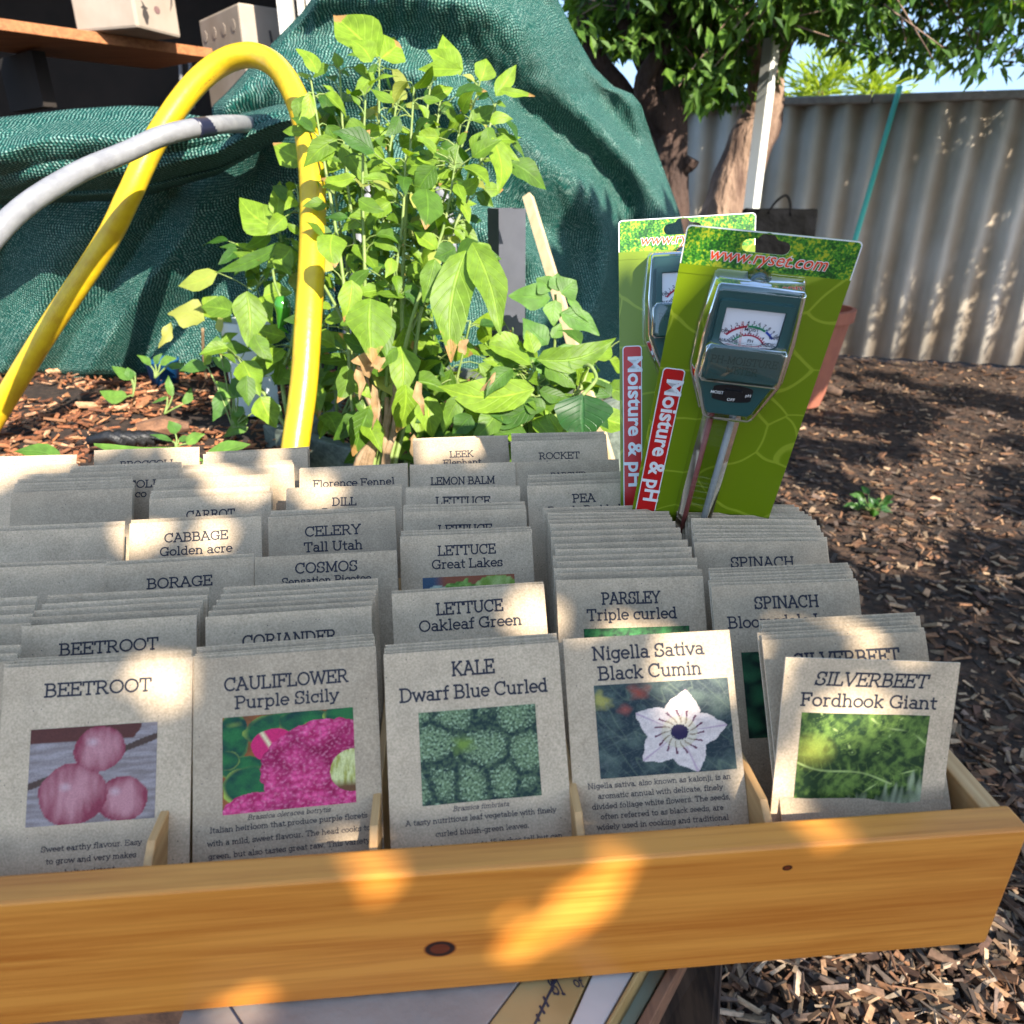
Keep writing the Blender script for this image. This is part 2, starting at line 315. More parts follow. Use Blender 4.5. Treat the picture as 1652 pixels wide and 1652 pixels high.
G('l', .36, Lp(.18, 0, .18, 1), S(.13, 1, .09), S(.18, 0))
G('m', 1.06, Lp(.15, 0, .15, .66), A(.34, .42, .18, .24, 170, 0), Lp(.52, .42, .52, 0), A(.71, .42, .18, .24, 170, 0), Lp(.89, .42, .89, 0), S(.11, .66, .08), S(.15, 0, .11), S(.52, 0, .1), S(.89, 0, .11))
G('n', .74, Lp(.15, 0, .15, .66), A(.36, .40, .20, .26, 170, 0), Lp(.56, .4, .56, 0), S(.11, .66, .08), S(.15, 0, .12), S(.56, 0, .12))
G('o', .68, A(.33, .33, .27, .33, 0, 360))
G('p', .72, Lp(.15, -.25, .15, .66), A(.38, .33, .24, .33, 0, 360), S(.11, .66, .08), S(.15, -.25, .13))
G('q', .72, Lp(.55, -.25, .55, .66), A(.32, .33, .24, .33, 0, 360), S(.55, -.25, .13))
G('r', .54, Lp(.17, 0, .17, .66), A(.36, .42, .19, .24, 160, 50), S(.12, .66, .08), S(.19, 0, .15))
G('s', .56, A(.27, .49, .19, .17, 30, 250), A(.27, .17, .21, .17, 75, -150), Lp(.46, .5, .46, .64), Lp(.07, .02, .07, .16))
G('t', .46, Lp(.2, .88, .2, .16), A(.34, .16, .14, .16, 180, 300), Lp(.05, .64, .4, .64))
G('u', .74, Lp(.15, .66, .15, .24), A(.35, .24, .2, .24, 180, 360), Lp(.56, .66, .56, 0), S(.10, .66, .08), S(.51, .66, .08), S(.61, 0, .07))
G('v', .66, Lp(.07, .66, .33, 0), Lp(.33, 0, .59, .66), S(.08, .66, .1), S(.58, .66, .1))
G('w', .96, Lp(.07, .66, .27, 0), Lp(.27, 0, .47, .6), Lp(.47, .6, .68, 0), Lp(.68, 0, .88, .66), S(.08, .66, .1), S(.87, .66, .1))
G('x', .66, Lp(.1, 0, .56, .66), Lp(.1, .66, .56, 0), S(.1, 0, .08), S(.56, 0, .08), S(.1, .66, .08), S(.56, .66, .08))
G('y', .66, Lp(.07, .66, .33, 0), Lp(.59, .66, .26, -.2, .08, -.24), S(.08, .66, .1), S(.58, .66, .1))
G('z', .6, Lp(.07, .5, .07, .66, .5, .66, .06, 0, .52, 0, .52, .16))
G('1', .5, Lp(.1, .84, .25, 1, .25, 0), S(.25, 0, .16)); G('5', .62, Lp(.5, 1, .12, 1, .10, .58), A(.28, .32, .26, .32, 110, -140))
G(' ', .34); G('.', .28, Lp(.12, 0, .12, .1)); G(',', .28, Lp(.14, .08, .08, -.14)); G('-', .46, Lp(.08, .36, .38, .36))
def letters(mb, text, x0, y0, h, sw=.155, fit=None, center=True, slant=0, place=None):
    W = sum(GL.get(c, GL[' '])[0] for c in text)*h
    k = 1
    if fit: k = max(.7, min(1.25, fit*1.05/W))
    x = x0-(W*k/2 if center else 0); eps = 0
    hw = sw*h/2
    def emit(pts):
        nonlocal eps
        if slant: pts = [(px+slant*(py-y0), py) for px, py in pts]
        eps += 1e-7
        mb.poly([place(px, py, eps) for px, py in pts])
    def seg(ax, ay, bx, by, ext=0):
        dx, dy = bx-ax, by-ay; l = math.hypot(dx, dy) or 1e-9; dx /= l; dy /= l
        ax -= dx*ext; ay -= dy*ext; bx += dx*ext; by += dy*ext
        emit([(ax+dy*hw, ay-dx*hw), (bx+dy*hw, by-dx*hw), (bx-dy*hw, by+dx*hw), (ax-dy*hw, ay+dx*hw)])
    for ch in text:
        adv, ops = GL.get(ch, GL[' '])
        for op, a in ops:
            if op == 'L':
                P = [(x+a[i]*h*k, y0+a[i+1]*h) for i in range(0, len(a), 2)]
                for i in range(len(P)-1): seg(*P[i], *P[i+1], ext=hw*.95)
            elif op == 'A':
                n = max(3, int(abs(a[5]-a[4])/(24 if h > .004 else 45)))
                P = [(x+(a[0]+a[2]*math.cos(rad(lerp(a[4], a[5], i/n))))*h*k, y0+(a[1]+a[3]*math.sin(rad(lerp(a[4], a[5], i/n))))*h) for i in range(n+1)]
                for i in range(n): seg(*P[i], *P[i+1], ext=hw*.25)
            else: seg(x+(a[0]-a[2])*h*k, y0+a[1]*h, x+(a[0]+a[2])*h*k, y0+a[1]*h, ext=hw*.3)
        x += adv*h*k
def ftext(s, size, offset=0, shear=0, align='CENTER', extrude=0, space=1):
    cu = bpy.data.curves.new('t', 'FONT'); cu.body = s; cu.size = size; cu.offset = offset; cu.shear = shear; cu.align_x = align; cu.extrude = extrude; cu.resolution_u = 3; cu.space_character = space
    o = bpy.data.objects.new('t', cu); COL.objects.link(o); dg = bpy.context.evaluated_depsgraph_get(); dg.update()
    me = bpy.data.meshes.new_from_object(o.evaluated_get(dg)); bpy.data.objects.remove(o); bpy.data.curves.remove(cu)
    me.materials.clear(); return me
def addmesh(mb, me, M, mi=0):
    b = len(mb.v); mb.v += [tuple(M @ v.co) for v in me.vertices]
    for p in me.polygons: mb.face([b+i for i in p.vertices], mi=mi)
    bpy.data.meshes.remove(me)
# ================================================================ SETTING: ground
M_soil = mat('soil_mulch', (.020, .011, .006), .95, var=(.09, .048, .026), vscale=26, detail=9, bump=.9, bscale=45)
g = MB(); NG = 60
for i in range(NG+1):
    for j in range(NG+1):
        x = -14+28*i/NG; y = -3+26*j/NG; g.vert((x, y, -.02+.03*n3(x*.9, y*.9)))
for i in range(NG):
    for j in range(NG):
        a = i*(NG+1)+j; g.face((a, a+NG+1, a+NG+2, a+1))
gr = g.obj('ground', M_soil, smooth=True); tag(gr, kind='structure')
far = MB(); far.poly([(-150, -60, -.06), (150, -60, -.06), (150, 250, -.06), (-150, 250, -.06)])
tag(far.obj('terrain', M_soil), kind='structure')
M_chip = mat('bark_chips', rough=.85, attr='tint', var=(1.15, 1.05, 1), c=(.65, .6, .55), vscale=120)
def chips(name, pts, cols, smin, smax, asp=(.25, .6), tilt=.35, twigs=0):
    m = MB()
    for p in pts:
        l = R.uniform(smin, smax)*(1.5 if R.random() < .12 else 1); wd = l*R.uniform(*asp); th = l*R.uniform(.06, .16)
        M = Matrix.Rotation(R.uniform(0, 6.28), 3, 'Z') @ Matrix.Rotation(R.gauss(0, tilt), 3, 'X') @ Matrix.Rotation(R.gauss(0, tilt*.6), 3, 'Y')
        c = R.choice(cols); k = R.uniform(.35, 1.25); c = (c[0]*k, c[1]*k, c[2]*k)
        a, b_ = l/2, wd/2
        taper = R.uniform(.3, 1); taper2 = R.uniform(.4, 1)
        base = [(-a, -b_*taper, 0), (a, -b_*taper2, 0), (a*R.uniform(.75, 1.1), b_*taper2, 0), (-a*R.uniform(.75, 1.1), b_*taper, 0)]
        bend = R.gauss(0, .12)*l
        P = [Vector(q) for q in base]+[Vector(q)+Vector((0, 0, th)) for q in base]
        P = [M @ (q+Vector((0, 0, bend*(1 if q.x > 0 else 0)))) + Vector(p) for q in P]
        m.hexa(P, c)
    for k in range(twigs):
        p = Vector(R.choice(pts)); a = R.uniform(0, 6.28); l = R.uniform(.03, .11); d = Vector((math.cos(a), math.sin(a), R.uniform(-.05, .25)))*l; c = R.choice(cols); c = (c[0]*1.2, c[1]*1.2, c[2]*1.2)
        m.tube([p+Vector((0, 0, .012)), p+d*.5+Vector((R.gauss(0, .004), R.gauss(0, .004), .016)), p+d+Vector((0, 0, .012))], [R.uniform(.0008, .002)]*3, 4, c=c)
    return m.obj(name, M_chip)
cg = [(.25, .13, .065), (.15, .075, .038), (.36, .22, .12), (.08, .042, .026), (.44, .32, .20), (.11, .085, .065), (.18, .13, .10), (.05, .035, .025)]
pts = []
while len(pts) < 21000:
    d = 1.0+6.0*R.random()**1.4; an = R.uniform(-.1, 1.0)
    x = d*math.sin(an)+R.gauss(0, .2)-.1; y = d*math.cos(an)
    if -.3 < x < 6 and .4 < y < 6.4: pts.append((x, y, -.02+.03*n3(x*.9, y*.9)+R.uniform(0, .018)))
tag(chips('wood_chip_mulch', pts, cg, .010, .046), 'brown wood chips and bark covering the garden floor', 'mulch', kind='stuff')
pts = []
while len(pts) < 6500:
    x = R.uniform(-.75, 1.1); y = R.uniform(.25, 1.25)
    pts.append((x, y, -.012+.03*n3(x*.9, y*.9)+R.uniform(0, .03)))
tag(chips('bark_litter', pts, cg+[(.45, .36, .26), (.26, .16, .1)], .010, .046, (.15, .45), .4, 420), 'coarse bark and dry leaf litter on the floor below the seed box', 'mulch', kind='stuff')

# ================================================================ SEED BOX
ZT = CH-.2416
PIN = wood_mat('pine_rail', (.70, .275, .040), (.49, .150, .014), rough=.42, coat=.08,
               knots=((-.038, .8535, .0066), (.1445, .8945, .0022)))
PIN2 = wood_mat('pine_panels', (.66, .40, .17), (.5, .25, .08), axis=1, rough=.5)
tray = thing('seed_box', 'long varnished pine box with thin dividers, full of seed packets', 'box', (0, .2613, 0), rad(4.9))
XL, XR, YB = -.66, .275, .455
m = MB(); m.box(((XL+XR)/2, .0085, .865), (XR-XL, .017, .09)); m.obj('front_rail', PIN, tray, bevel=.0018)
m = MB(); m.box(((XL+XR)/2, YB-.006, .872), (XR-XL, .012, .10)); m.obj('back_board', PIN2, tray, bevel=.001)
for X in (XL+.006, XR-.006):
    m = MB(); m.box((X, (.0175+YB-.0125)/2, .863), (.012, YB-.0125-.0175, .084)); m.obj('side_board', PIN2, tray, bevel=.001)
m = MB(); m.box(((XL+XR)/2, (.0175+YB-.0125)/2, .846), (XR-XL-.026, YB-.031, .008)); m.obj('base_panel', PIN2, tray)
PLY = wood_mat('ply_divider', (.62, .36, .14), (.48, .24, .08), axis=1, rough=.5)
for X in (-.618, -.511, -.402, -.293, -.184, -.0706, .0385, .1415):
    m = MB(); prof = [(.0185, .851), (YB-.014, .851), (YB-.014, .912), (.030, .912), (.0185, .904)]
    th = .0045
    P0 = [(X-th/2, a, b) for a, b in prof]; P1 = [(X+th/2, a, b) for a, b in prof]
    b0 = len(m.v); m.v += P0+P1; k = len(prof)
    m.face(range(b0+k-1, b0-1, -1)); m.face(range(b0+k, b0+2*k))
    for i in range(k): m.face((b0+i, b0+(i+1) % k, b0+k+(i+1) % k, b0+k+i))
    m.obj('divider', PLY, tray, bevel=.0006)

# ---------------------------------------------------------------- packets
KR = kraft_mat()
KRE = mat('paper_edge', (.80, .66, .48), .9, spec=.1)
INK = mat('printed_ink', (.035, .035, .045), .75, spec=.2)
PIC = mat('printed_picture', rough=.6, attr='tint', spec=.25, var=(1.12, 1.12, 1.12), c=(.85, .85, .85), vscale=1400)
PW, PL = .05, .14
def fy(v, x, z):
    cu = (0, 7e-4, -6e-4, 4e-4)[v]
    b = max(0, 1-(x/PW)**4)*math.sin(math.pi*min(1, max(0, z/.125)))
    cu += .0; wr = .0007*n3(x*38+v*5, z*26+v*3)
    return -(.0004+.0009*b)+wr, .0004+.0009*b+wr, cu*((x/PW)**2)*2 + (0, .6, -.5, .9)[v]*.0016*((z/PL)**3)*(x/PW)
def packet_mesh(v):
    m = MB(); nx, nz = 10, 12
    idx = {}
    for s_ in (0, 1):
        for i in range(nx+1):
            for j in range(nz+1):
                x = -PW+2*PW*i/nx; z = PL*j/nz; f, b, c = fy(v, x, z)
                idx[s_, i, j] = m.vert((x, (f, b)[s_]+c, z))
    for i in range(nx):
        for j in range(nz):
            m.face((idx[0, i, j], idx[0, i+1, j], idx[0, i+1, j+1], idx[0, i, j+1]))
            m.face((idx[1, i, j], idx[1, i, j+1], idx[1, i+1, j+1], idx[1, i+1, j]))
    for i in range(nx):
        m.face((idx[0, i, nz], idx[0, i+1, nz], idx[1, i+1, nz], idx[1, i, nz]), mi=1); m.face((idx[0, i, 0], idx[1, i, 0], idx[1, i+1, 0], idx[0, i+1, 0]))
    for j in range(nz):
        m.face((idx[0, 0, j], idx[0, 0, j+1], idx[1, 0, j+1], idx[1, 0, j]), mi=1); m.face((idx[0, nx, j], idx[1, nx, j], idx[1, nx, j+1], idx[0, nx, j+1]), mi=1)
    return m.mesh('packet', (KR, KRE))
PM = [packet_mesh(v) for v in range(4)]

def fbm(x, y, o=4):
    s = 0; a = 1
    for i in range(o): s += a*n3(x, y, i*7.3); x *= 2.1; y *= 2.1; a *= .55
    return s
def mixc(a, b, t): t = max(0, min(1, t)); return tuple(p+(q-p)*t for p, q in zip(a, b))
def vor(x, y): 
    d = noise.voronoi(Vector((x, y, 0)))[0]; return d[0], d[1]
def pic_cauli(u, v):
    c = mixc((.30, .09, .02), (.12, .05, .02), fbm(u*5, v*5)+.3)
    for (cx, cy, rx, ry, an) in ((.08, .78, .12, .26, 0), (.42, .84, .26, .17, 12), (.62, .9, .2, .13, 0), (.93, .93, .16, .12, 10), (.18, .45, .24, .13, -12), (.2, .28, .2, .2, 0), (.03, .55, .1, .1, 0)):
        dx, dy = u-cx, v-cy; a = rad(an); X = (dx*math.cos(a)+dy*math.sin(a))/rx; Y = (-dx*math.sin(a)+dy*math.cos(a))/ry; d = math.hypot(X, Y)
        if d < 1+.15*n3(u*9, v*9): c = mixc((.02, .14, .035), (.006, .045, .03), d*.8+.7*fbm(u*8, v*8)); c = mixc(c, (.40, .50, .07), (d-.86)*5*(.5+n3(u*7, v*7)))
    wd_ = math.hypot((u-.38)/.15, (v-.68)/.16)+.3*n3(u*6, v*6)
    if wd_ < 1: c = mixc((.60, .02, .12), (.78, .70, .36), (1-abs(u-.30-(.80-v)*.45)/.03))
    d1 = math.hypot((u-.80)/.52, (v-.40)/.50); d2 = math.hypot((u-.25)/.26, (v+.02)/.22)
    if min(d1, d2) < 1+.05*n3(u*14, v*14):
        a, b = vor(u*22, v*18); a2, b2 = vor(u*6, v*5)
        c = mixc((.86, .10, .28), (.40, .008, .08), a*1.1+.05); c = mixc(c, (.26, .0, .05), (a2-.40)*1.9); c = mixc(c, (.9, .35, .45), fbm(u*40, v*34, 2)*.5)
    d3 = math.hypot((u-.98)/.17, (v-.34)/.22)
    if d3 < 1: c = mixc((.66, .64, .28), (.35, .33, .06), abs(fbm(u*20, v*4))*1.5); c = mixc(c, (.14, .06, .02), (.26-v)*12)
    return c
def pic_kale(u, v):
    a, b = vor(u*3.4+.3, v*2.7+.2); f = fbm(u*26, v*21, 3); g_ = b-a
    h_ = fbm(u*48, v*38, 3)
    c = mixc((.012, .032, .026), (.15, .215, .095), g_*2.2+f*.5+.10)
    c = mixc(c, (.36, .46, .27), h_*1.5-.12 if g_ > .12 else 0); c = mixc(c, (.012, .03, .028), -h_*1.7-.2)
    c = mixc(c, (.17, .26, .04), 1.1-math.hypot(u-.36, v-.62)*9+n3(u*15, v*15)*.5)
    return c
def pic_nigella(u, v):
    c = mixc((.015, .03, .035), (.07, .10, .08), fbm(u*6, v*6)+.3)
    st = abs(n3(u*9+v*5, v*2.2)); c = mixc(c, (.16, .2, .12), (.05-st)*9)
    st = abs(n3(u*4-v*8, u*3+4)); c = mixc(c, (.14, .16, .13), (.04-st)*9)
    c = mixc(c, (.34, .30, .07), 1.3-math.hypot(u-.05, (v-.82)*.8)*14+n3(u*14, v*14)); c = mixc(c, (.30, .06, .035), .9-math.hypot(u-.33, (v-.90)*.8)*9+n3(u*12, v*12)*.6); c = mixc(c, (.28, .07, .05), .7-math.hypot(u-.22, v-.72)*10+n3(u*12, v*12)*.6)
    c = mixc(c, (.16, .18, .17), (.3-abs(n3(u*26, v*20))*3)*.8)
    dx, dy = (u-.60)*1.28, v-.44; r = math.hypot(dx, dy); an = math.degrees(math.atan2(dy, dx))
    best = 99
    for pa in (78, 5, -72, -142, 150):
        d = abs((an-pa+180) % 360-180)
        best = min(best, d)
    edge = .415-.0018*best-.00005*best*best+.05*max(0, 1-best/11)+.014*n3(an*.1, r*9)
    if r < edge:
        c = mixc((.72, .60, .52), (.56, .44, .38), fbm(u*18, v*18)*.6+.4); c = mixc(c, (.42, .26, .32), 1-best/2.2 if r > .12 else 0)
        s_ = abs(((an*1.0+8*math.sin(r*20)) % 24)-12)
        if .10 < r < .24 and s_ < 2.6: c = (.13, .03, .06)
        if r < .17: c = mixc(c, (.5, .46, .2), .35)
    if r < .085+.02*n3(an*.2, 1): c = (.02, .012, .05)
    return c
def pic_silver(u, v):
    f = fbm(u*9+v*3, v*8, 4); rdg = abs(n3(u*5+v*4, v*6-u*3))
    c = mixc((.02, .06, .01), (.17, .30, .04), f+.45); c = mixc(c, (.42, .50, .13), (.10-rdg)*7)
    c = mixc(c, (.46, .52, .32), (u*.9-v*1.6-.18)*3+.4*n3(u*20, v*3))
    c = mixc(c, (.35, .42, .05), (.25-math.hypot(u-.1, v-.6))*3)
    return c
def pic_silver(u, v):
    f = fbm(u*17, v*13, 5); g2 = fbm(u*4+1, v*3.3, 3)
    c = mixc((.010, .035, .008), (.12, .20, .035), f*.9+g2*.9+.35)
    for (x0, y0, x1, y1, w_) in ((0, .48, .75, .30, .012), (.15, 1, .42, .62, .010), (.55, .95, 1, .72, .012), (.3, .05, .95, .45, .010), (.62, .6, .8, 1, .008)):
        dx, dy = x1-x0, y1-y0; t_ = max(0, min(1, ((u-x0)*dx+(v-y0)*dy)/(dx*dx+dy*dy))); d = math.hypot(u-x0-dx*t_, v-y0-dy*t_+.03*math.sin(t_*7))
        c = mixc(c, (.40, .50, .16), 1.2-d/w_)
        if d < .13: c = mixc(c, (.30, .42, .08), (.25-abs(math.sin(t_*34+d*22)))*2.2*(1-d/.13))
    c = mixc(c, (.50, .54, .33), (u*.9-v*1.6-.22)*2.5+.9*n3(u*26, v*4)-.2); c = mixc(c, (.40, .40, .05), (.22-math.hypot(u-.1, v-.6))*2.5)
    return c
def pic_parsley(u, v):
    a, b = vor(u*7, v*6); return mixc((.005, .03, .01), (.04, .22, .05), (b-a)*1.6+fbm(u*30, v*26, 2)*.45+.1)
def pic_spinach(u, v):
    a, b = vor(u*3.5, v*4); return mixc((.006, .02, .012), (.03, .13, .05), (b-a)*1.8+fbm(u*8, v*8, 3)*.3)
def pic_lakes(u, v):
    c = mixc((.05, .09, .14), (.30, .09, .04), smooth((u-.1)*6)) if v > .7 else (.03, .05, .02)
    if math.hypot((u-.8)/.3, (v-.68)/.32) < 1: c = mixc((.2, .32, .04), (.42, .52, .16), fbm(u*10, v*5)+.4)
    if math.hypot((u-.42)/.3, (v-.55)/.38) < 1+.2*n3(u*14, v*14): c = mixc((.08, .2, .02), (.3, .48, .1), fbm(u*14, v*14)+.4)
    if math.hypot((u-.16)/.22, (v-.5)/.38) < 1: c = mixc((.45, .52, .4), (.25, .32, .2), fbm(u*14, v*14)+.3)
    return c
def pic_oak(u, v): return mixc((.06, .16, .01), (.3, .48, .05), fbm(u*9, v*9)+.4)
def pic_beet(u, v):
    c = mixc((.22, .17, .15), (.35, .29, .27), fbm(u*3, v*22)+.4)
    if abs(v-.72-(u-.7)*.45) < .035: c = (.08, .045, .03)
    if v > .85 and u < .86+.1*n3(u*9, v*9): c = (.10, .03, .02)
    for (cx, cy, r) in ((.74, .22, .20), (.35, .3, .27), (.55, .75, .2)):
        d = math.hypot((u-cx), (v-cy)*.85)/r*(1+.08*n3(u*5, v*5))
        if d < 1: c = mixc((.50, .22, .22), (.24, .035, .055), d*d+.5*fbm(u*12, v*3)); c = mixc(c, (.6, .5, .47), .5-math.hypot(u-cx+.06, v-cy-.08)*8)
    return c
def pic_mesh(fn, x0, x1, z0, z1, v, nx, nz):
    m = MB(); off = .00012
    cols = {}
    for i in range(nx+1):
        for j in range(nz+1):
            x = x0+(x1-x0)*i/nx; z = z0+(z1-z0)*j/nz; f, b, c = fy(v, x, z)
            m.vert((x, f+c-off, z)); cols[i, j] = fn(i/nx, j/nz)
    for i in range(nx):
        for j in range(nz):
            a = i*(nz+1)+j
            m.face((a, a+nz+1, a+nz+2, a+1), None, [cols[i, j], cols[i+1, j], cols[i+1, j+1], cols[i, j+1]])
    return m.mesh('picture', PIC)
ORD = ['first', 'second', 'third', 'fourth', 'fifth', 'sixth', 'seventh', 'eighth', 'ninth', 'tenth', 'eleventh', 'twelfth', 'thirteenth', 'fourteenth']
def place(o, xl, yl, xr, yr, lean=34, dz=0, roll=0):
    A_ = pz(xl, yl, ZT+dz); B_ = pz(xr, yr, ZT+dz); mid = (A_+B_)/2; d = B_-A_; yaw = math.atan2(d.y, d.x)
    Rm = Matrix.Rotation(yaw, 3, 'Z') @ Matrix.Rotation(-rad(lean), 3, 'X') @ Matrix.Rotation(rad(roll), 3, 'Y')
    o.location = mid-Rm @ Vector((0, 0, PL)); o.rotation_euler = Rm.to_euler()
def stack(label, lines, front, back=None, n=1, pic=None, body=None, lean=34, ds=19, y2=28.5, pr=(16, 84, 34, 88), cap=None, capy=93.5, by=100, bp=7, h1=6.7, h2=6.4, who=None, slant=0, res=(60, 46), bh=2.7, dz=0, roll=0):
    vs = 0 if pic else R.randrange(4)
    for i in range(n-1, -1, -1):
        t = i/max(1, n-1)
        q = [lerp(a, b, t) for a, b in zip(front, back)] if back else list(front)
        v = vs
        if i:
            jx = R.gauss(0, 2.2) if t < 1 else 0; q[0] += jx; q[2] += jx; jy = R.gauss(0, .8) if t < 1 else 0; q[1] += jy+R.gauss(0, .8); q[3] += jy+R.gauss(0, .8)
        o = link('seed_packet', PM[v]); place(o, *q, lean=lean+(R.gauss(0, .2) if i else 0), dz=dz, roll=roll)
        if i == 0: tag(o, label, 'seed packet', 'kraft paper seed packets standing in the box')
        else: tag(o, '%s plain packet edge behind the front %s packet' % (ORD[i-1], who or lines[0][0]), 'seed packet', 'kraft paper seed packets standing in the box'); continue
        if lines:
            m = MB()
            def pl(px, pz_, e, v=v):
                f, b, c = fy(v, px, pz_); return (px, f+c-.00015-e, pz_)
            for k, (s_, fitw) in enumerate(lines):
                letters(m, s_, 0, PL-(ds, y2)[k]*.001, (h1, h2)[k]*.001, fit=fitw*.001, place=pl, slant=slant if k == 0 else 0)
            if cap: letters(m, cap, 0, PL-capy*.001, .0024, place=pl, sw=.13, slant=.25, fit=.045)
            if body:
                for k, s_ in enumerate(body): letters(m, s_, 0, PL-(by+bp*k)*.001, bh*.001, place=pl, sw=.14, fit=.088)
            if m.f: m.obj('lettering', INK, o)
        if pic:
            x0, x1, z0, z1 = pr
            link('picture', pic_mesh(pic, x0*.001-PW, x1*.001-PW, PL-z1*.001, PL-z0*.001, v, *res), o)
# column at the far left
stack('seed packet leaning alone at the far left end, lowest of its column', [], (-250, 1075, -3, 1068), (-238, 1050, 12, 1040), 3, who='far left lowest')
stack('unreadable packet at the left end beside the upper BEETROOT packet', [], (-215, 1018, 30, 1006), (-195, 975, 45, 962), 4, who='far left upper')
stack('unreadable packet left of the BORAGE packet', [], (-52, 918, 168, 908), (-48, 911, 171, 901), 2, who='packet left of BORAGE')
stack('unreadable packet left of the CABBAGE packet', [], (-14, 858, 198, 850), (-10, 850, 200, 842), 2, who='packet left of CABBAGE')
stack('sunlit packet poking out left of the CARROT packet', [], (15, 795, 218, 787), (20, 775, 222, 768), 5, who='packet left of CARROT')
stack('BROCCOLI packet with a two line title, partly behind the CARROT packets', [('BROCCOLI', 60), ('Di Cicco', 45)], (116, 763, 288, 755), (118, 752, 290, 745), 3, who='two line BROCCOLI', ds=17, y2=26)
stack('sunlit BROCCOLI packet at the back left of the box', [('BROCCOLI', 60)], (152, 727, 321, 720), None, 1, ds=19, h1=6.2)
stack('sunlit packet in the back left row, left of the BROCCOLI packets', [], (-60, 770, 112, 762), (-50, 740, 120, 733), 3, who='back left')
# column with BORAGE, CABBAGE, CARROT
stack('plain sunlit packet at the back in front of the yellow hoop', [], (328, 733, 496, 724), (333, 729, 499, 721), 2, who='sunlit plain back')
stack('plain packet on a tight bundle behind the CARROT bundle', [], (291, 764, 474, 752), (294, 752, 472, 742), 6, who='plain bundle')
stack('CARROT packet at the front of its thick bundle', [('CARROT', 38)], (239, 805, 439.5, 795.6), (248.7, 774, 442, 766), 9, ds=19)
stack('CABBAGE Golden acre packet dappled with sun', [('CABBAGE', 46), ('Golden acre', 56)], (209, 845, 423, 833), (210, 841, 424, 829), 2, ds=16.5, y2=27)
stack('BORAGE packet below the CABBAGE one', [('BORAGE', 44), ('Blue', 20)], (184, 912, 395, 899), (186, 907, 397, 894), 2, ds=18, y2=29)
stack('BEETROOT packet of warmer brown paper in the second row', [('BEETROOT', 58)], (40, 1010, 311, 992), (76, 961, 337, 946), 5, ds=19, who='upper BEETROOT')
stack('BEETROOT packet with a pink root picture in the front row', [('BEETROOT', 58), ('Chioggia', 45)], (13, 1077, 306, 1060), (14, 1062, 308, 1047), 4, pic=pic_beet, ds=17, y2=200, pr=(16, 82, 34, 84), by=97, bp=6.2,
      body=['Sweet earthy flavour. Easy', 'to grow and very makes', 'bolt resistant.', 'Young leaves can be'], res=(90, 70), who='lower BEETROOT')
# column with CAULIFLOWER
stack('Florence Fennel packet at the back of its column', [('Florence Fennel', 76)], (485.5, 757, 655, 751), (486.5, 754.5, 656, 748.5), 2, ds=18, h1=6.6)
stack('DILL packet with a bright sun patch', [('DILL', 20), ('Bouquet', 40)], (463, 790, 647.5, 784.5), (464, 787, 648, 781), 2, ds=15.5, y2=24.5)
stack('CELERY Tall Utah packet with a large title', [('CELERY', 42), ('Tall Utah', 44)], (431, 836, 640, 825), (434, 826, 640, 819), 4, ds=16.5, y2=29, h1=7.4, h2=7.2)
stack('COSMOS Sensation Picotee packet standing alone', [('COSMOS', 42), ('Sensation Picotee', 60)], (415, 899, 636, 888), None, 1, ds=13, y2=21.5, h1=7.0, h2=5.4)
stack('CORIANDER packet of warmer brown paper', [('CORIANDER', 54)], (321, 996, 609, 977), (351, 949, 619, 932), 6, ds=20, h1=6.8)
stack('CAULIFLOWER Purple Sicily packet with a magenta cauliflower picture', [('CAULIFLOWER', 65), ('Purple Sicily', 54)], (312, 1064, 608, 1042), (314, 1044, 606, 1021), 5, pic=pic_cauli, ds=18.5, y2=28.5, pr=(15, 86, 33, 84),
      cap='Brassica oleracea botrytis', capy=87.5, by=92.5, bp=6.6, body=['Italian heirloom that produce purple florets', 'with a mild, sweet flavour. The head cooks to', 'green, but also tastes great raw. This variety', 'has the added advantage of being less'], res=(190, 145))
# column with KALE
stack('LEEK packet lit by the sun', [('LEEK', 24), ('Elephant', 38)], (666, 711, 818.7, 704), (667, 708, 819, 701), 2, ds=20, y2=29, h1=6.4)
stack('LEMON BALM packet behind the LETTUCE packets', [('LEMON BALM', 58)], (656.5, 750, 835, 746), None, 1, ds=20, h1=6.8)
stack('LETTUCE packet between LEMON BALM and the thick LETTUCE bundle', [('LETTUCE', 46)], (657.5, 788, 836, 785), (658, 785, 837, 782), 2, ds=15.5, h1=7, who='middle LETTUCE')
stack('LETTUCE packet on a thin bundle, one line title only', [('LETTUCE', 42)], (649.7, 826, 849.4, 821), (650, 814, 848, 808.5), 5, ds=19, h1=7, who='thin bundle LETTUCE')
stack('LETTUCE Great Lakes packet with a strip of picture', [('LETTUCE', 42), ('Great Lakes', 51)], (641, 866, 861.5, 857), (643, 857, 860, 849), 3, pic=pic_lakes, ds=15.5, y2=25.5, pr=(16, 85, 32, 84), h1=6.9, h2=6.4, who='LETTUCE Great Lakes')
stack('LETTUCE Oakleaf Green packet with a round sun spot', [('LETTUCE', 42), ('Oakleaf Green', 64)], (634, 958, 875, 942), (634.5, 954.5, 874, 939), 2, pic=pic_oak, ds=15.5, y2=25.5, pr=(13, 93, 33, 85), h1=7.2, h2=6.6, who='LETTUCE Oakleaf Green')
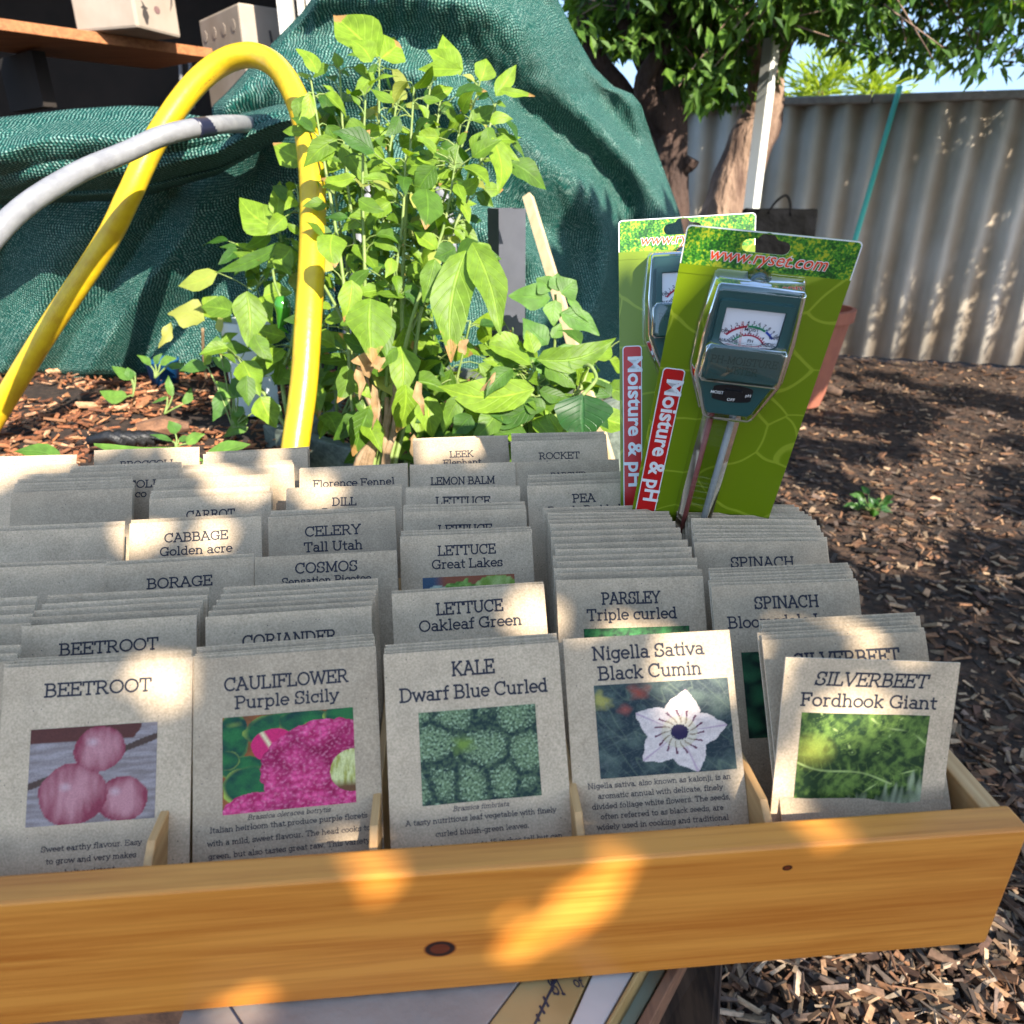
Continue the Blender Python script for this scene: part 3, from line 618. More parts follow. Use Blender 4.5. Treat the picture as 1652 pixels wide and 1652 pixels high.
stack('KALE Dwarf Blue Curled packet with a curly blue green leaf picture', [('KALE', 23.5), ('Dwarf Blue Curled', 80)], (621.3, 1055.5, 897.7, 1036), (624, 1039.5, 895.6, 1022), 4, pic=pic_kale, ds=14.5, y2=27, pr=(18, 84, 33.5, 83), h1=7.4, h2=7,
      cap='Brassica fimbriata', capy=87, by=92.5, bp=6.9, body=['A tasty nutritious leaf vegetable with finely', 'curled bluish-green leaves.', 'Dwarf plants grow up to 15 inches tall but can', 'reach twice that'], res=(190, 145))
# column with NIGELLA
stack('ROCKET packet half in sun at the very back', [('ROCKET', 44), ('Arugula', 30)], (824, 712, 977, 708), (823, 699, 976.5, 696.5), 4, ds=20, y2=29, h1=6.6)
stack('PARSNIP packet right in front of the ROCKET packet', [('PARSNIP', 34)], (835, 746, 995, 741), None, 1, ds=16.5, h1=5)
stack('PEA Purple Podded packet, upper of the two PEA titles', [('PEA', 20), ('Purple Podded', 62)], (847.5, 784.5, 1032, 778), (847.5, 766, 1028.6, 761), 4, ds=16, y2=26, who='upper PEA', h1=7)
stack('PEA packet inside the thick bundle, half buried title', [('PEA', 20)], (878.5, 846, 1099, 840), (867.6, 819, 1076.5, 813.5), 6, ds=13.5, h1=6, who='lower PEA')
stack('PARSLEY Triple curled packet with a strip of green picture', [('PARSLEY', 38), ('Triple curled', 58)], (892, 936, 1138.4, 929), (881, 858, 1106, 851), 9, pic=pic_parsley, ds=17, y2=27.5, pr=(17, 88, 33, 85), h1=7.4, h2=7)
stack('Nigella Sativa Black Cumin packet with a white flower picture', [('Nigella Sativa', 64), ('Black Cumin', 59)], (909, 1031, 1175, 1016), None, 1, pic=pic_nigella, ds=13, y2=24.5, pr=(16, 96, 27.5, 79), h1=7.2, h2=7.2, by=84, bp=5.5,
      body=['Nigella sativa, also known as kalonji, is an', 'aromatic annual with delicate, finely', 'divided foliage white flowers. The seeds,', 'often referred to as black seeds, are', 'widely used in cooking and traditional', 'medicine. Sow direct in well-drained soil', 'and sunny position in Autumn or spring'], res=(160, 120), bh=2.8)
# column with SPINACH and SILVERBEET
stack('curled plain packet behind the one line SPINACH bundle', [], (1105, 836, 1328, 838), (1082, 812, 1290, 813), 6, who='curled plain')
stack('SPINACH packet with a one line title', [('SPINACH', 46)], (1119, 875, 1335, 872), (1110, 848, 1333, 848), 6, ds=19, h1=7.2, who='one line SPINACH')
stack('SPINACH packet with a two line title and dark leaf picture', [('SPINACH', 42), ('Bloomsdale Long', 78)], (1147.5, 945, 1382, 937), (1141, 917, 1369, 907), 7, pic=pic_spinach, ds=16, y2=28, pr=(16, 88, 44, 98), h1=7.4, h2=7, who='two line SPINACH')
stack('SILVERBEET packet half hidden behind the tilted one', [('SILVERBEET', 62), ('Fordhook Giant', 76)], (1226, 1033, 1494, 1018), (1216.5, 1001, 1483, 987), 6, ds=17, y2=31, h1=8, h2=7.5, who='hidden SILVERBEET')
stack('SILVERBEET Fordhook packet with a green crinkled leaf picture, tilted forward', [('SILVERBEET', 62), ('Fordhook Giant', 76)], (1268, 1070, 1548, 1059), None, 1, pic=pic_silver, ds=15, y2=27, pr=(12, 86, 31, 87), h1=7.2, h2=7, lean=17, dz=.002, roll=4, slant=.18,
      cap='Beta vulgaris', capy=91, by=97, bp=6.5, body=['High yielding variety with rich, dark', 'green leaves.'], res=(150, 110))

# ---------------------------------------------------------------- moisture meters on cards
M_lime = bpy.data.materials.new('lime_card'); M_lime.use_nodes = True
t = M_lime.node_tree; N = t.nodes; L = t.links; b = N['Principled BSDF']; b.inputs['Roughness'].default_value = .35
tc = N.new('ShaderNodeTexCoord'); vo = N.new('ShaderNodeTexVoronoi'); vo.inputs['Scale'].default_value = 17; vo.feature = 'DISTANCE_TO_EDGE'
nw = N.new('ShaderNodeTexNoise'); nw.inputs['Scale'].default_value = 9; L.new(tc.outputs['Object'], nw.inputs[0])
ma = N.new('ShaderNodeVectorMath'); ma.operation = 'MULTIPLY_ADD'; ma.inputs[1].default_value = (.1, .1, .1); L.new(nw.outputs['Color'], ma.inputs[0]); L.new(tc.outputs['Object'], ma.inputs[2]); L.new(ma.outputs[0], vo.inputs[0])
cr = N.new('ShaderNodeValToRGB'); e = cr.color_ramp.elements; e[0].position = .012; e[0].color = (.27, .34, .02, 1); e[1].position = .020; e[1].color = (.155, .225, .003, 1)
L.new(vo.outputs[0], cr.inputs[0]); L.new(cr.outputs[0], b.inputs['Base Color'])
M_hedge = bpy.data.materials.new('hedge_print'); M_hedge.use_nodes = True
t = M_hedge.node_tree; N = t.nodes; L = t.links; b = N['Principled BSDF']; b.inputs['Roughness'].default_value = .35
tc = N.new('ShaderNodeTexCoord'); nz = N.new('ShaderNodeTexNoise'); nz.inputs['Scale'].default_value = 620; nz.inputs['Detail'].default_value = 3; L.new(tc.outputs['Object'], nz.inputs[0])
n2 = N.new('ShaderNodeTexNoise'); n2.inputs['Scale'].default_value = 60; L.new(tc.outputs['Object'], n2.inputs[0])
ad = N.new('ShaderNodeMath'); ad.operation = 'MULTIPLY_ADD'; ad.inputs[1].default_value = .7; L.new(n2.outputs[0], ad.inputs[0]); L.new(nz.outputs[0], ad.inputs[2])
cr = N.new('ShaderNodeValToRGB'); e = cr.color_ramp.elements; e[0].position = .70; e[0].color = (.008, .07, .01, 1); e[1].position = 1.08; e[1].color = (.40, .42, .02, 1); q = e.new(.88); q.color = (.06, .26, .02, 1)
L.new(ad.outputs[0], cr.inputs[0]); L.new(cr.outputs[0], b.inputs['Base Color'])
M_cwhite = mat('white_print', (.8, .8, .78), .4); M_cred = mat('red_print', (.55, .012, .012), .35); M_ored = mat('orange_red_print', (.75, .07, .01), .4)
M_teal = mat('teal_plastic', (.022, .078, .076), .28, spec=.6); M_blackp = mat('black_plastic', (.012, .012, .014), .3)
M_dial = mat('dial_face', (.72, .72, .74), .4); M_dred = mat('dial_red', (.35, .01, .04), .5); M_dgrn = mat('dial_green', (.01, .2, .09), .5); M_dblu = mat('dial_blue', (.01, .05, .35), .5); M_dk = mat('dial_ink', (.03, .03, .05), .5)
M_needle = mat('needle_red', (.8, .12, .08), .5); M_emb = mat('embossed_teal', (.006, .045, .04), .5)
M_cop = mat('copper_probe', (.26, .07, .06), .45); M_al = mat('grey_probe', (.36, .36, .35), .45)
M_al.node_tree.nodes['Principled BSDF'].inputs['Metallic'].default_value = .1
M_bl = bpy.data.materials.new('clear_blister'); M_bl.use_nodes = True
t = M_bl.node_tree; N = t.nodes; L = t.links; N.remove(N['Principled BSDF'])
fr = N.new('ShaderNodeFresnel'); fr.inputs[0].default_value = 1.45; mr = N.new('ShaderNodeMath'); mr.operation = 'MULTIPLY_ADD'; mr.inputs[1].default_value = 1.7; mr.inputs[2].default_value = .03; mr.use_clamp = True; L.new(fr.outputs[0], mr.inputs[0])
tr = N.new('ShaderNodeBsdfTransparent'); tr.inputs[0].default_value = (.96, .98, .97, 1); gl = N.new('ShaderNodeBsdfGlossy'); gl.inputs['Roughness'].default_value = .06; ms = N.new('ShaderNodeMixShader')
L.new(mr.outputs[0], ms.inputs[0]); L.new(tr.outputs[0], ms.inputs[1]); L.new(gl.outputs[0], ms.inputs[2]); L.new(ms.outputs[0], N['Material Output'].inputs[0])
CWD, CHT = .108, .30
def card_frame(tl, tr, bl, br):
    TL, TR, BL, BR = pd(*tl), pd(*tr), pd(*bl), pd(*br)
    dn = ((BL-TL)+(BR-TR)).normalized(); rx = (TR-TL); rx = (rx-dn*rx.dot(dn)).normalized(); up = -dn; ny = up.cross(rx)
    mid = (TL+TR)/2
    return mid, rx, ny, up
def curve_mesh(loops, th):
    cu = bpy.data.curves.new('c', 'CURVE'); cu.dimensions = '2D'; cu.fill_mode = 'BOTH'; cu.extrude = th/2
    for lp in loops:
        s_ = cu.splines.new('POLY'); s_.points.add(len(lp)-1); s_.use_cyclic_u = True
        for p, (x, y) in zip(s_.points, lp): p.co = (x, y, 0, 1)
    o = bpy.data.objects.new('c', cu); COL.objects.link(o); dg = bpy.context.evaluated_depsgraph_get(); dg.update()
    me = bpy.data.meshes.new_from_object(o.evaluated_get(dg)); bpy.data.objects.remove(o); bpy.data.curves.remove(cu); me.materials.clear(); return me
def rrect(x0, y0, x1, y1, r, corners=(1, 1, 1, 1), n=5):
    out = []
    for k, (cx, cy, a0) in enumerate(((x0+r, y0+r, 180), (x1-r, y0+r, 270), (x1-r, y1-r, 0), (x0+r, y1-r, 90))):
        if corners[k]:
            for i in range(n+1): a = rad(a0+90*i/n); out.append((cx+r*math.cos(a), cy+r*math.sin(a)))
        else: out.append(((x0, x1, x1, x0)[k], (y0, y0, y1, y1)[k]))
    return out
mm = .001
def XY(x, y): return ((x-54)*mm, -y*mm)           # card millimetres -> local x, z (origin at the card's top middle)
LT = Matrix(((1, 0, 0, 0), (0, 0, 1, 0), (0, 1, 0, 0), (0, 0, 0, 1)))   # 2D x,y -> x,z ; depth -> y
def flat(loops, y, th, material, name, parent, bevel=0):
    me = curve_mesh(loops, th); m_ = MB(); addmesh(m_, me, Matrix.Translation((0, y, 0)) @ LT)
    return m_.obj(name, material, parent, bevel=bevel)
def hole():
    out = []
    L1 = XY(36, 9); R1 = XY(66, 9); r = .0042
    for i in range(7): a = rad(90+180*i/6); out.append((L1[0]+r+r*math.cos(a), L1[1]+r*math.sin(a)))
    for i in range(7): a = rad(-90+180*i/6); out.append((R1[0]-r+r*math.cos(a), R1[1]+r*math.sin(a)))
    cx, cy = XY(51, 7)
    for i in range(5): a = rad(25+130*i/4); out.append((cx+.0068*math.cos(a), cy+.0068*math.sin(a)))
    return out[::-1]
def text2(parent, s, x, y, size, material, name, ang=0, offset=0, shear=0, depth=-.0006, extrude=0, align='CENTER', sx=1):
    me = ftext(s, size*mm, offset, shear, align, extrude); m_ = MB(); px, py = XY(x, y)
    addmesh(m_, me, Matrix.Translation((px, depth, py)) @ LT @ Matrix.Rotation(rad(ang), 4, 'Z') @ Matrix.Diagonal((sx, 1, 1, 1)))
    return m_.obj(name, material, parent)
def outline(scale_in, y0=0):
    # half outline of the meter body seen from the front, card millimetres
    pts = [(23, 35), (25, 33), (79, 33), (81, 35), (83, 70), (82.5, 98), (81, 104), (70, 131), (67, 134), (36, 134), (33, 131), (23, 104), (21.5, 98), (21, 70)]
    cx, cy = 52, 84; out = []
    for x, y in pts:
        dx, dy = x-cx, y-cy; l = math.hypot(dx, dy); k = (l-scale_in)/l; out.append(XY(cx+dx*k, cy+dy*k))
    return out
def loft(levels, cap=True):
    m_ = MB(); rings = []
    for lp, y in levels: rings.append([m_.vert((x, y, z)) for x, z in lp])
    n = len(rings[0])
    for a, b_ in zip(rings, rings[1:]):
        for k in range(n): m_.face((a[k], a[(k+1) % n], b_[(k+1) % n], b_[k]))
    if cap: m_.face(rings[-1])
    return m_
def meter(frame, label, shift=0):
    mid, rx, ny, up = frame
    o = thing('moisture_meter', label, 'garden meter', group='carded moisture meters in the seed box')
    M = Matrix((rx, -ny, up)).transposed()
    M = Matrix((rx, up.cross(rx), up)).transposed()
    o.matrix_world = Matrix.Translation(mid) @ M.to_4x4()
    card = rrect(-.054, -CHT, .054, 0, .003)
    c = flat([card, hole()], 0, .0007, M_lime, 'backing_card', o)
    hd = [(p if p[1] > -.02 else p) for p in rrect(-.0532, -.0245, .0532, -.0008, .0026, (0, 0, 1, 1))]
    flat([hd, hole()], -.0006, .0001, M_hedge, 'header_print', c)
    flat([rrect(-.054, -.03, .054, 0, .003, (0, 0, 1, 1)), hole()], -.00045, .0001, M_cwhite, 'header_print_edge', c)
    # lime strip over the lower part of the white edge
    flat([[(-.054, -.0305), (.054, -.0305), (.054, -.0245), (-.054, -.0245)]], -.0006, .0001, M_lime, 'card_print', c)
    for (off, mt, dp) in ((.9, M_cwhite, -.00085), (.0, M_ored, -.0010)):
        text2(c, 'www.ryset.com', 54, 20, 11.6, mt, 'web_lettering' if mt is M_ored else 'web_lettering_outline', shear=.25, offset=(.00012 if mt is M_ored else .0005), depth=dp, sx=1.0)
    x0, z1 = XY(2.5, 99); x1, z0 = XY(18.5, 262)
    flat([rrect(x0, z0, x1, z1, .003)], -.0006, .0001, M_cwhite, 'red_label_border', c)
    flat([rrect(x0+.0008, z0+.0008, x1-.0008, z1-.0008, .0025)], -.0008, .0001, M_cred, 'red_label', c)
    text2(c, 'Moisture & pH', 7.2, 107, 16.5, M_cwhite, 'label_lettering', ang=-90, offset=.00045, depth=-.001, align='LEFT', sx=1.12)
    # body
    bd = loft([(outline(0), -.001), (outline(0), -.012), (outline(.8), -.0145), (outline(2.2), -.0158)]).obj('meter_body', M_teal, o, smooth=False)
    bd.scale = (.91, 1, .925)
    m_ = MB(); cx, cz = XY(51, 33.5)
    m_.tube([(cx+.0058*math.cos(rad(a)), -.006, cz+.0066*math.sin(rad(a))) for a in range(-20, 201, 20)], .0017, 8); m_.obj('hanging_ring', M_teal, bd, smooth=True)
    # raised frame and nose block
    def rr(x0, y0, x1, y1, r): a = XY(x0, y1); b_ = XY(x1, y0); return rrect(a[0], a[1], b_[0], b_[1], r*mm)
    flat([rr(26, 42, 78, 75, 2.5), rr(31, 47, 73, 74, 1)[::-1]], -.0168, .0036, M_teal, 'dial_frame', bd, bevel=.0006)
    trap = [XY(27, 73), XY(77, 73), XY(79.5, 77), XY(80.5, 98), XY(78, 101), XY(26, 101), XY(23.5, 98), XY(24.5, 77)]
    cxx, czz = XY(52, 87)
    def sh(k): return [(cxx+(x-cxx)*k, czz+(z-czz)*k) for x, z in trap]
    loft([(sh(1), -.0150), (sh(1), -.0205), (sh(.97), -.0222), (sh(.92), -.0228)]).obj('nose_block', M_teal, bd)
    flat([rr(31.5, 47.5, 72.5, 73, 1)], -.0163, .0004, M_dial, 'dial', bd)
    dy = -.0170
    def arc(mt, R0, R1, a0, a1, cx=52, cy=81, nm='scale_arc'):
        P = [XY(cx+R1*math.cos(rad(a)), cy-R1*math.sin(rad(a))) for a in [lerp(a0, a1, i/10) for i in range(11)]]+[XY(cx+R0*math.cos(rad(a)), cy-R0*math.sin(rad(a))) for a in [lerp(a1, a0, i/10) for i in range(11)]]
        mb = MB(); mb.poly([(x, dy, z) for x, z in P])
        k = max(2, int(abs(a1-a0)/7))
        for i in range(k+1):
            a = rad(lerp(a0, a1, i/k)); ca, sa = math.cos(a), math.sin(a)
            q = [XY(cx+r_*ca+s_*.35*sa, cy-r_*sa+s_*.35*ca) for r_, s_ in ((R1, -1), (R1+1.2, -1), (R1+1.2, 1), (R1, 1))]
            mb.poly([(x, dy, z) for x, z in q])
        mb.obj(nm, mt, bd)
    arc(M_dred, 20.5, 22, 141, 99); arc(M_dgrn, 20.5, 22, 97, 62); arc(M_dblu, 20.5, 22, 60, 40)
    arc(M_dgrn, 13.2, 14.2, 140, 112, cy=80); arc(M_dred, 13.2, 14.2, 110, 35, cy=80)
    mb = MB()
    def tx(s, x, y, sz, an=0):
        px, py = XY(x, y); addmesh(mb, ftext(s, sz*mm*1.15, .00004), Matrix.Translation((px, dy-.0001, py)) @ LT @ Matrix.Rotation(rad(an), 4, 'Z'))
    for i in range(11):
        a = 133-i*9; tx(str(i), 52+24.4*math.cos(rad(a)), 81-24.2*math.sin(rad(a))+1, 2.9, a-90)
    for i, s_ in enumerate(('10', '9', '8', '7')): a = 139-i*8.5; tx(s_, 52+15.8*math.cos(rad(a)), 80-15.8*math.sin(rad(a))+1, 2.4, a-90)
    for i, s_ in enumerate(('6', '5', '4', '3')): a = 92-i*19; tx(s_, 52+15.8*math.cos(rad(a)), 80-15.8*math.sin(rad(a))+.8, 2.4, a-90)
    tx('MOIST', 52.5, 63.2, 3.1); tx('PH', 53.5, 71.5, 3); tx('WET', 69, 67.5, 2.9); tx('ACIDIC', 66.5, 72.6, 2.7); tx('ALKALINE', 38, 72.6, 2.7); tx('DRY', 34.5, 66, 2.7)
    mb.obj('dial_lettering', M_dk, bd)
    mb = MB()
    for k in (0, 1.1):
        a = XY(46+k*.9, 72.7); b_ = XY(44.2+k*.9, 56.5); mb.poly([(a[0]-.0001, dy-.0003, a[1]), (a[0]+.00012, dy-.0003, a[1]), (b_[0]+.00012, dy-.0003, b_[1]), (b_[0]-.0001, dy-.0003, b_[1])])
    mb.obj('needle', M_needle, bd)
    mb = MB()
    for s_, y in (('PH-MOISTURE', 86.5), ('METER', 94)):
        W = sum(GL.get(c_, GL[' '])[0] for c_ in s_)*5.4
        px, py = XY(52, y); letters(mb, s_, px, py, .0054, sw=.13, fit=.046 if len(s_) > 6 else None, place=lambda a, b2, e: (a, -.0230-e, b2))
    mb.obj('embossed_lettering', M_emb, bd)
    ov = [(lambda a: (XY(51, 114)[0]+.0185*max(-.8, min(.8, math.cos(a)*1.15)), XY(51, 114)[1]+.0072*math.sin(a)))(2*math.pi*i/28) for i in range(28)]
    flat([ov], -.0161, .0004, M_blackp, 'switch_plate', bd)
    flat([rr(45, 110.5, 58, 116, 1.2)], -.0172, .0025, M_blackp, 'slide_switch', bd, bevel=.0005)
    mb = MB()
    for s_, x, y in (('MOIST', 39.5, 115, ), ('OFF', 51, 120), ('pH', 63, 115)):
        px, py = XY(x, y); addmesh(mb, ftext(s_, .0034, .00005), Matrix.Translation((px, -.0165, py)) @ LT)
    mb.obj('switch_lettering', M_cwhite, bd)
    for x, mt in ((41, M_cop), (58, M_al)):
        a = XY(x*.91+4.7, 121); b_ = XY(x*.91+3.2, 290); mb = MB(); mb.tube([(a[0], -.008, a[1]), (b_[0], -.008, b_[1])], .0026, 12); mb.obj('probe', mt, o, smooth=True)
    # blister
    bo = loft([(outline(-6.5), -.0006), (outline(-4), -.0012), (outline(-3.0), -.016), (outline(-1.5), -.0195), (outline(1.5), -.0205)], cap=False)
    bo.obj('clear_blister', M_bl, o, smooth=True).scale = (.91, 1, .925)
    nb = loft([(sh(1.07), -.0190), (sh(1.06), -.0235), (sh(1.02), -.0253), (sh(.9), -.0258)]); nb.obj('clear_blister', M_bl, o, smooth=True).scale = (.91, 1, .925)
    mb = MB(); px0 = XY(34, 125); px1 = XY(65, 290)
    P = [(px0[0], -.0008), (px0[0]+.002, -.009), (px0[0]+.006, -.0125), (px1[0]-.006, -.0125), (px1[0]-.002, -.009), (px1[0], -.0008)]
    for (xa, ya), (xb, yb) in zip(P, P[1:]):
        mb.poly([(xa, ya, px0[1]), (xb, yb, px0[1]), (xb-.0015, yb, px1[1]), (xa-.0015, ya, px1[1])])
    mb.obj('clear_blister', M_bl, o)
    mb = MB(); cx, cz = XY(51, 31)
    rr_ = [(r_*.74, y) for r_, y in ((.0125, -.0008), (.0112, -.006), (.0085, -.0105), (.004, -.012), (.0001, -.012))]
    rings = [[mb.vert((cx+r_*math.cos(2*math.pi*k/20), y, cz+r_*math.sin(2*math.pi*k/20))) for k in range(20)] for r_, y in rr_]
    for a, b_ in zip(rings, rings[1:]):
        for k in range(20): mb.face((a[k], a[(k+1) % 20], b_[(k+1) % 20], b_[k]))
    mb.obj('clear_blister', M_bl, o, smooth=True)
    return o
fb = card_frame((999, 346, .590), (1218, 353, .580), (993, 757, .630), (1215, 770, .625))
meter(fb, 'moisture meter on a green card standing upright behind the other card')
ff = card_frame((1113, 358, .460), (1389, 393, .452), (1033, 812, .590), (1236, 804, .585))
meter(ff, 'moisture meter on a green card tilted in front, dial and whole header showing')
# ================================================================ TABLE UNDER THE BOX
TB = CH-.401
M_beige = mat('stained_board', (.30, .25, .21), .6, var=(.38, .32, .27), vscale=14, bump=.1)
M_ylw = mat('yellowed_board', (.40, .27, .10), .55, var=(.48, .34, .14), vscale=25)
M_whb = mat('white_painted_board', (.52, .50, .46), .55, var=(.60, .57, .52), vscale=30)
M_raw = wood_mat('raw_timber', (.26, .13, .07), (.12, .06, .035), axis=1, scale=.7, rough=.85)
M_mint = mat('mint_painted_board', (.36, .38, .25), .6, var=(.42, .43, .3), vscale=40)
M_wth = wood_mat('weathered_timber', (.13, .075, .045), (.035, .02, .014), axis=1, scale=.5, rough=.9)
tb = thing('trestle_table', 'rustic table of mismatched painted boards carrying the seed box', 'table', (0, .2, 0))
def board(name, px, z, th, material, parent, dz=0):
    P = [pz(x, y, z+dz) for x, y in px]; P = [p-Vector(parent.location) for p in P]
    m_ = MB(); n = len(P); b0 = len(m_.v); m_.v += [tuple(p-Vector((0, 0, th))) for p in P]+[tuple(p) for p in P]
    m_.face(range(b0+n-1, b0-1, -1)); m_.face(range(b0+n, b0+2*n))
    for i in range(n): m_.face((b0+i, b0+(i+1) % n, b0+n+(i+1) % n, b0+n+i))
    return m_.obj(name, material, parent, bevel=.0008)
zt_ = TB-.0012
board('board', [(262, 1720), (345, 1500), (900, 1500), (735, 1720)], zt_, .016, M_beige, tb)
board('board', [(738, 1720), (903, 1500), (985, 1500), (885, 1720)], zt_, .016, M_ylw, tb)
bw = board('board', [(890, 1720), (988, 1500), (1060, 1500), (935, 1720)], zt_, .016, M_whb, tb)
board('edge_strip', [(938, 1720), (1063, 1500), (1072, 1500), (946, 1720)], zt_, .018, M_ylw, tb, .001)
board('board', [(950, 1720), (1076, 1500), (1110, 1500), (1030, 1720)], zt_-.03, .016, M_raw, tb)
board('board', [(965, 1720), (1012, 1500), (1110, 1500), (985, 1720)], zt_-.02, .012, M_mint, tb)
board('edge_strip', [(988, 1720), (1113, 1500), (1128, 1500), (1014, 1720)], zt_-.01, .02, M_raw, tb)
for Y0 in (.10, .60):
    m_ = MB(); m_.box((-.20, Y0-.0+.05, zt_-.085-.05), (.52, .035, .07)); m_.obj('trestle_beam', M_raw, tb)
for X in (-.40, .02):
    for Y0 in (-.02, .65):
        m_ = MB(); m_.tube([(X, Y0+.02, 0), (X+.0, .15 if Y0 < 0 else .62, zt_-.10)], .028, 4); m_.obj('leg', M_raw, tb)
m_ = MB()
for i in range(9):
    p = pz(868+i*7-i*i*.3, 1640-i*13, TB)-Vector(tb.location); m_.box((p.x, p.y, zt_+.0003), (.0012, .004+.001*(i % 3), .0004), R.uniform(-.6, .6))
lo = m_.obj('ink_ticks', M_dk, tb); 
m_ = MB()
letters(m_, 'S1', 0, 0, .011, place=lambda a, b_, e: (pz(903, 1602, TB)-Vector(tb.location)+Vector((a*.5-b_*.35, b_*.8, -.0008+e)))[:])
letters(m_, 'of', 0, 0, .006, place=lambda a, b_, e: (pz(936, 1590, TB)-Vector(tb.location)+Vector((a*.8-b_*.35, b_*.9, -.0008+e)))[:])
m_.obj('board_lettering', M_dk, tb)
m_ = MB()
for (a, b_) in (((862, 1652), (905, 1560)), ((391, 1652), (370, 1620))):
    A_, B_ = [pz(*q, TB)-Vector(tb.location) for q in (a, b_)]; m_.tube([A_-Vector((0, 0, .0012)), B_-Vector((0, 0, .0012))], .0007, 4)
m_.obj('seam_line', M_dk, tb)
# weathered upright slab behind the table, right
sl_ = MB()
P = [pz(1005, 1760, .62), pz(1050, 1540, .62), pz(1165, 1530, .62), pz(1150, 1760, .62)]
b0 = len(sl_.v); sl_.v += [(p.x, p.y, 0) for p in P]+[(p.x, p.y, .62+.01*i) for i, p in enumerate(P)]
for q in ((3, 2, 1, 0), (4, 5, 6, 7), (0, 1, 5, 4), (1, 2, 6, 5), (2, 3, 7, 6), (3, 0, 4, 7)): sl_.face(q)
st = sl_.obj('chopping_stump', M_wth, bevel=.006); tag(st, 'dark weathered timber block standing beside the table below the box', 'timber block')

# ================================================================ RAISED BEDS
BZ = .755
M_liner = mat('black_liner', (.012, .012, .013), .5, bump=.4, bscale=40)
M_bedw = wood_mat('old_green_timber', (.16, .19, .15), (.06, .075, .06), axis=0, scale=.6, rough=.85)
M_bsoil = mat('bed_soil', (.018, .011, .008), .95, var=(.05, .03, .02), vscale=60, bump=.8, bscale=60)
bed = thing('raised_bed', 'raised vegetable bed with reddish bark mulch behind the box', 'garden bed', (-.75, 1.75, 0))
def rel(p, o): return Vector(p)-Vector(o.location)
c0 = pz(412, 684, BZ+.02); nr_ = pz(400, 800, BZ+.02)
q = [nr_+Vector((-1.25, -.05, 0)), nr_, c0+Vector((.10, .62, 0)), c0+Vector((-1.25, .62, 0))]
c1 = pz(640, 742, BZ+.015); q2 = [c0+Vector((.02, .012, 0)), c1, c1+Vector((.55, .5, 0)), c0+Vector((.14, .62, 0))]
m_ = MB(); n_ = 26
for i in range(n_+1):
    for j in range(n_+1):
        p = q[0].lerp(q[1], i/n_).lerp(q[3].lerp(q[2], i/n_), j/n_); p.z = BZ-.03+.018*n3(p.x*6, p.y*6)+.02*smooth((p.x+1.1)*-2)
        m_.vert(rel(p, bed))
for i in range(n_):
    for j in range(n_): a = i*(n_+1)+j; m_.face((a, a+n_+1, a+n_+2, a+1))
m_.obj('bed_soil', M_bsoil, bed, smooth=True)
for a, b_ in ((0, 1), (1, 2), (2, 3), (3, 0)):
    A_, B_ = q[a], q[b_]; d = (B_-A_).normalized(); nrm = Vector((d.y, -d.x, 0))*.012
    P = [A_-nrm, B_-nrm, B_+nrm, A_+nrm]; e_ = d*.0125
    P = [P[0]+e_, P[1]-e_, P[2]-e_, P[3]+e_] if a % 2 else P
    m_ = MB(); m_.hexa([rel((p.x, p.y, 0), bed) for p in P]+[rel((p.x, p.y, BZ+.022), bed) for p in P]); m_.obj('side_wall', M_bedw if a != 2 else M_liner, bed, bevel=.003)
cb = [(.42, .17, .07), (.30, .115, .05), (.5, .25, .12), (.17, .07, .035), (.55, .33, .19), (.36, .15, .07)]
pts = []
while len(pts) < 5200:
    i, j = R.random(), R.random()
    p = q[0].lerp(q[1], i).lerp(q[3].lerp(q[2], i), j)
    if n3(p.x*4+3, p.y*4) < -.42: continue
    if R.random() < .25:
        i2, j2 = R.random(), R.random(); p = q2[0].lerp(q2[1], i2).lerp(q2[3].lerp(q2[2], i2), j2); pts.append((p.x, p.y, BZ-.028+R.uniform(0, .02))); continue
    z = BZ-.03+.018*n3(p.x*6, p.y*6)+.02*smooth((p.x+1.1)*-2)
    pts.append((p.x, p.y, z+R.uniform(-.003, .02)))
tag(chips('bark_mulch', pts, cb, .010, .032, (.2, .45), .45), 'reddish brown bark chips spread over the raised bed', 'mulch', kind='stuff')
bed2 = thing('raised_bed', 'smaller raised bed with a greenish timber rim just behind the yellow hoop foot', 'garden bed', (-.25, 1.6, 0))
for a, b_ in ((0, 1), (1, 2), (2, 3)):
    A_, B_ = q2[a], q2[b_]; d = (B_-A_).normalized(); nrm = Vector((d.y, -d.x, 0))*.012; e_ = d*(.0125 if a == 1 else 0); P = [A_-nrm+e_, B_-nrm-e_, B_+nrm-e_, A_+nrm+e_]
    m_ = MB(); m_.hexa([rel((p.x, p.y, 0), bed2) for p in P]+[rel((p.x, p.y, BZ+.018), bed2) for p in P]); m_.obj('side_wall', M_bedw, bed2, bevel=.003)
m_ = MB(); m_.poly([rel((p.x, p.y, BZ-.03), bed2) for p in q2]); m_.obj('bed_soil', M_bsoil, bed2)
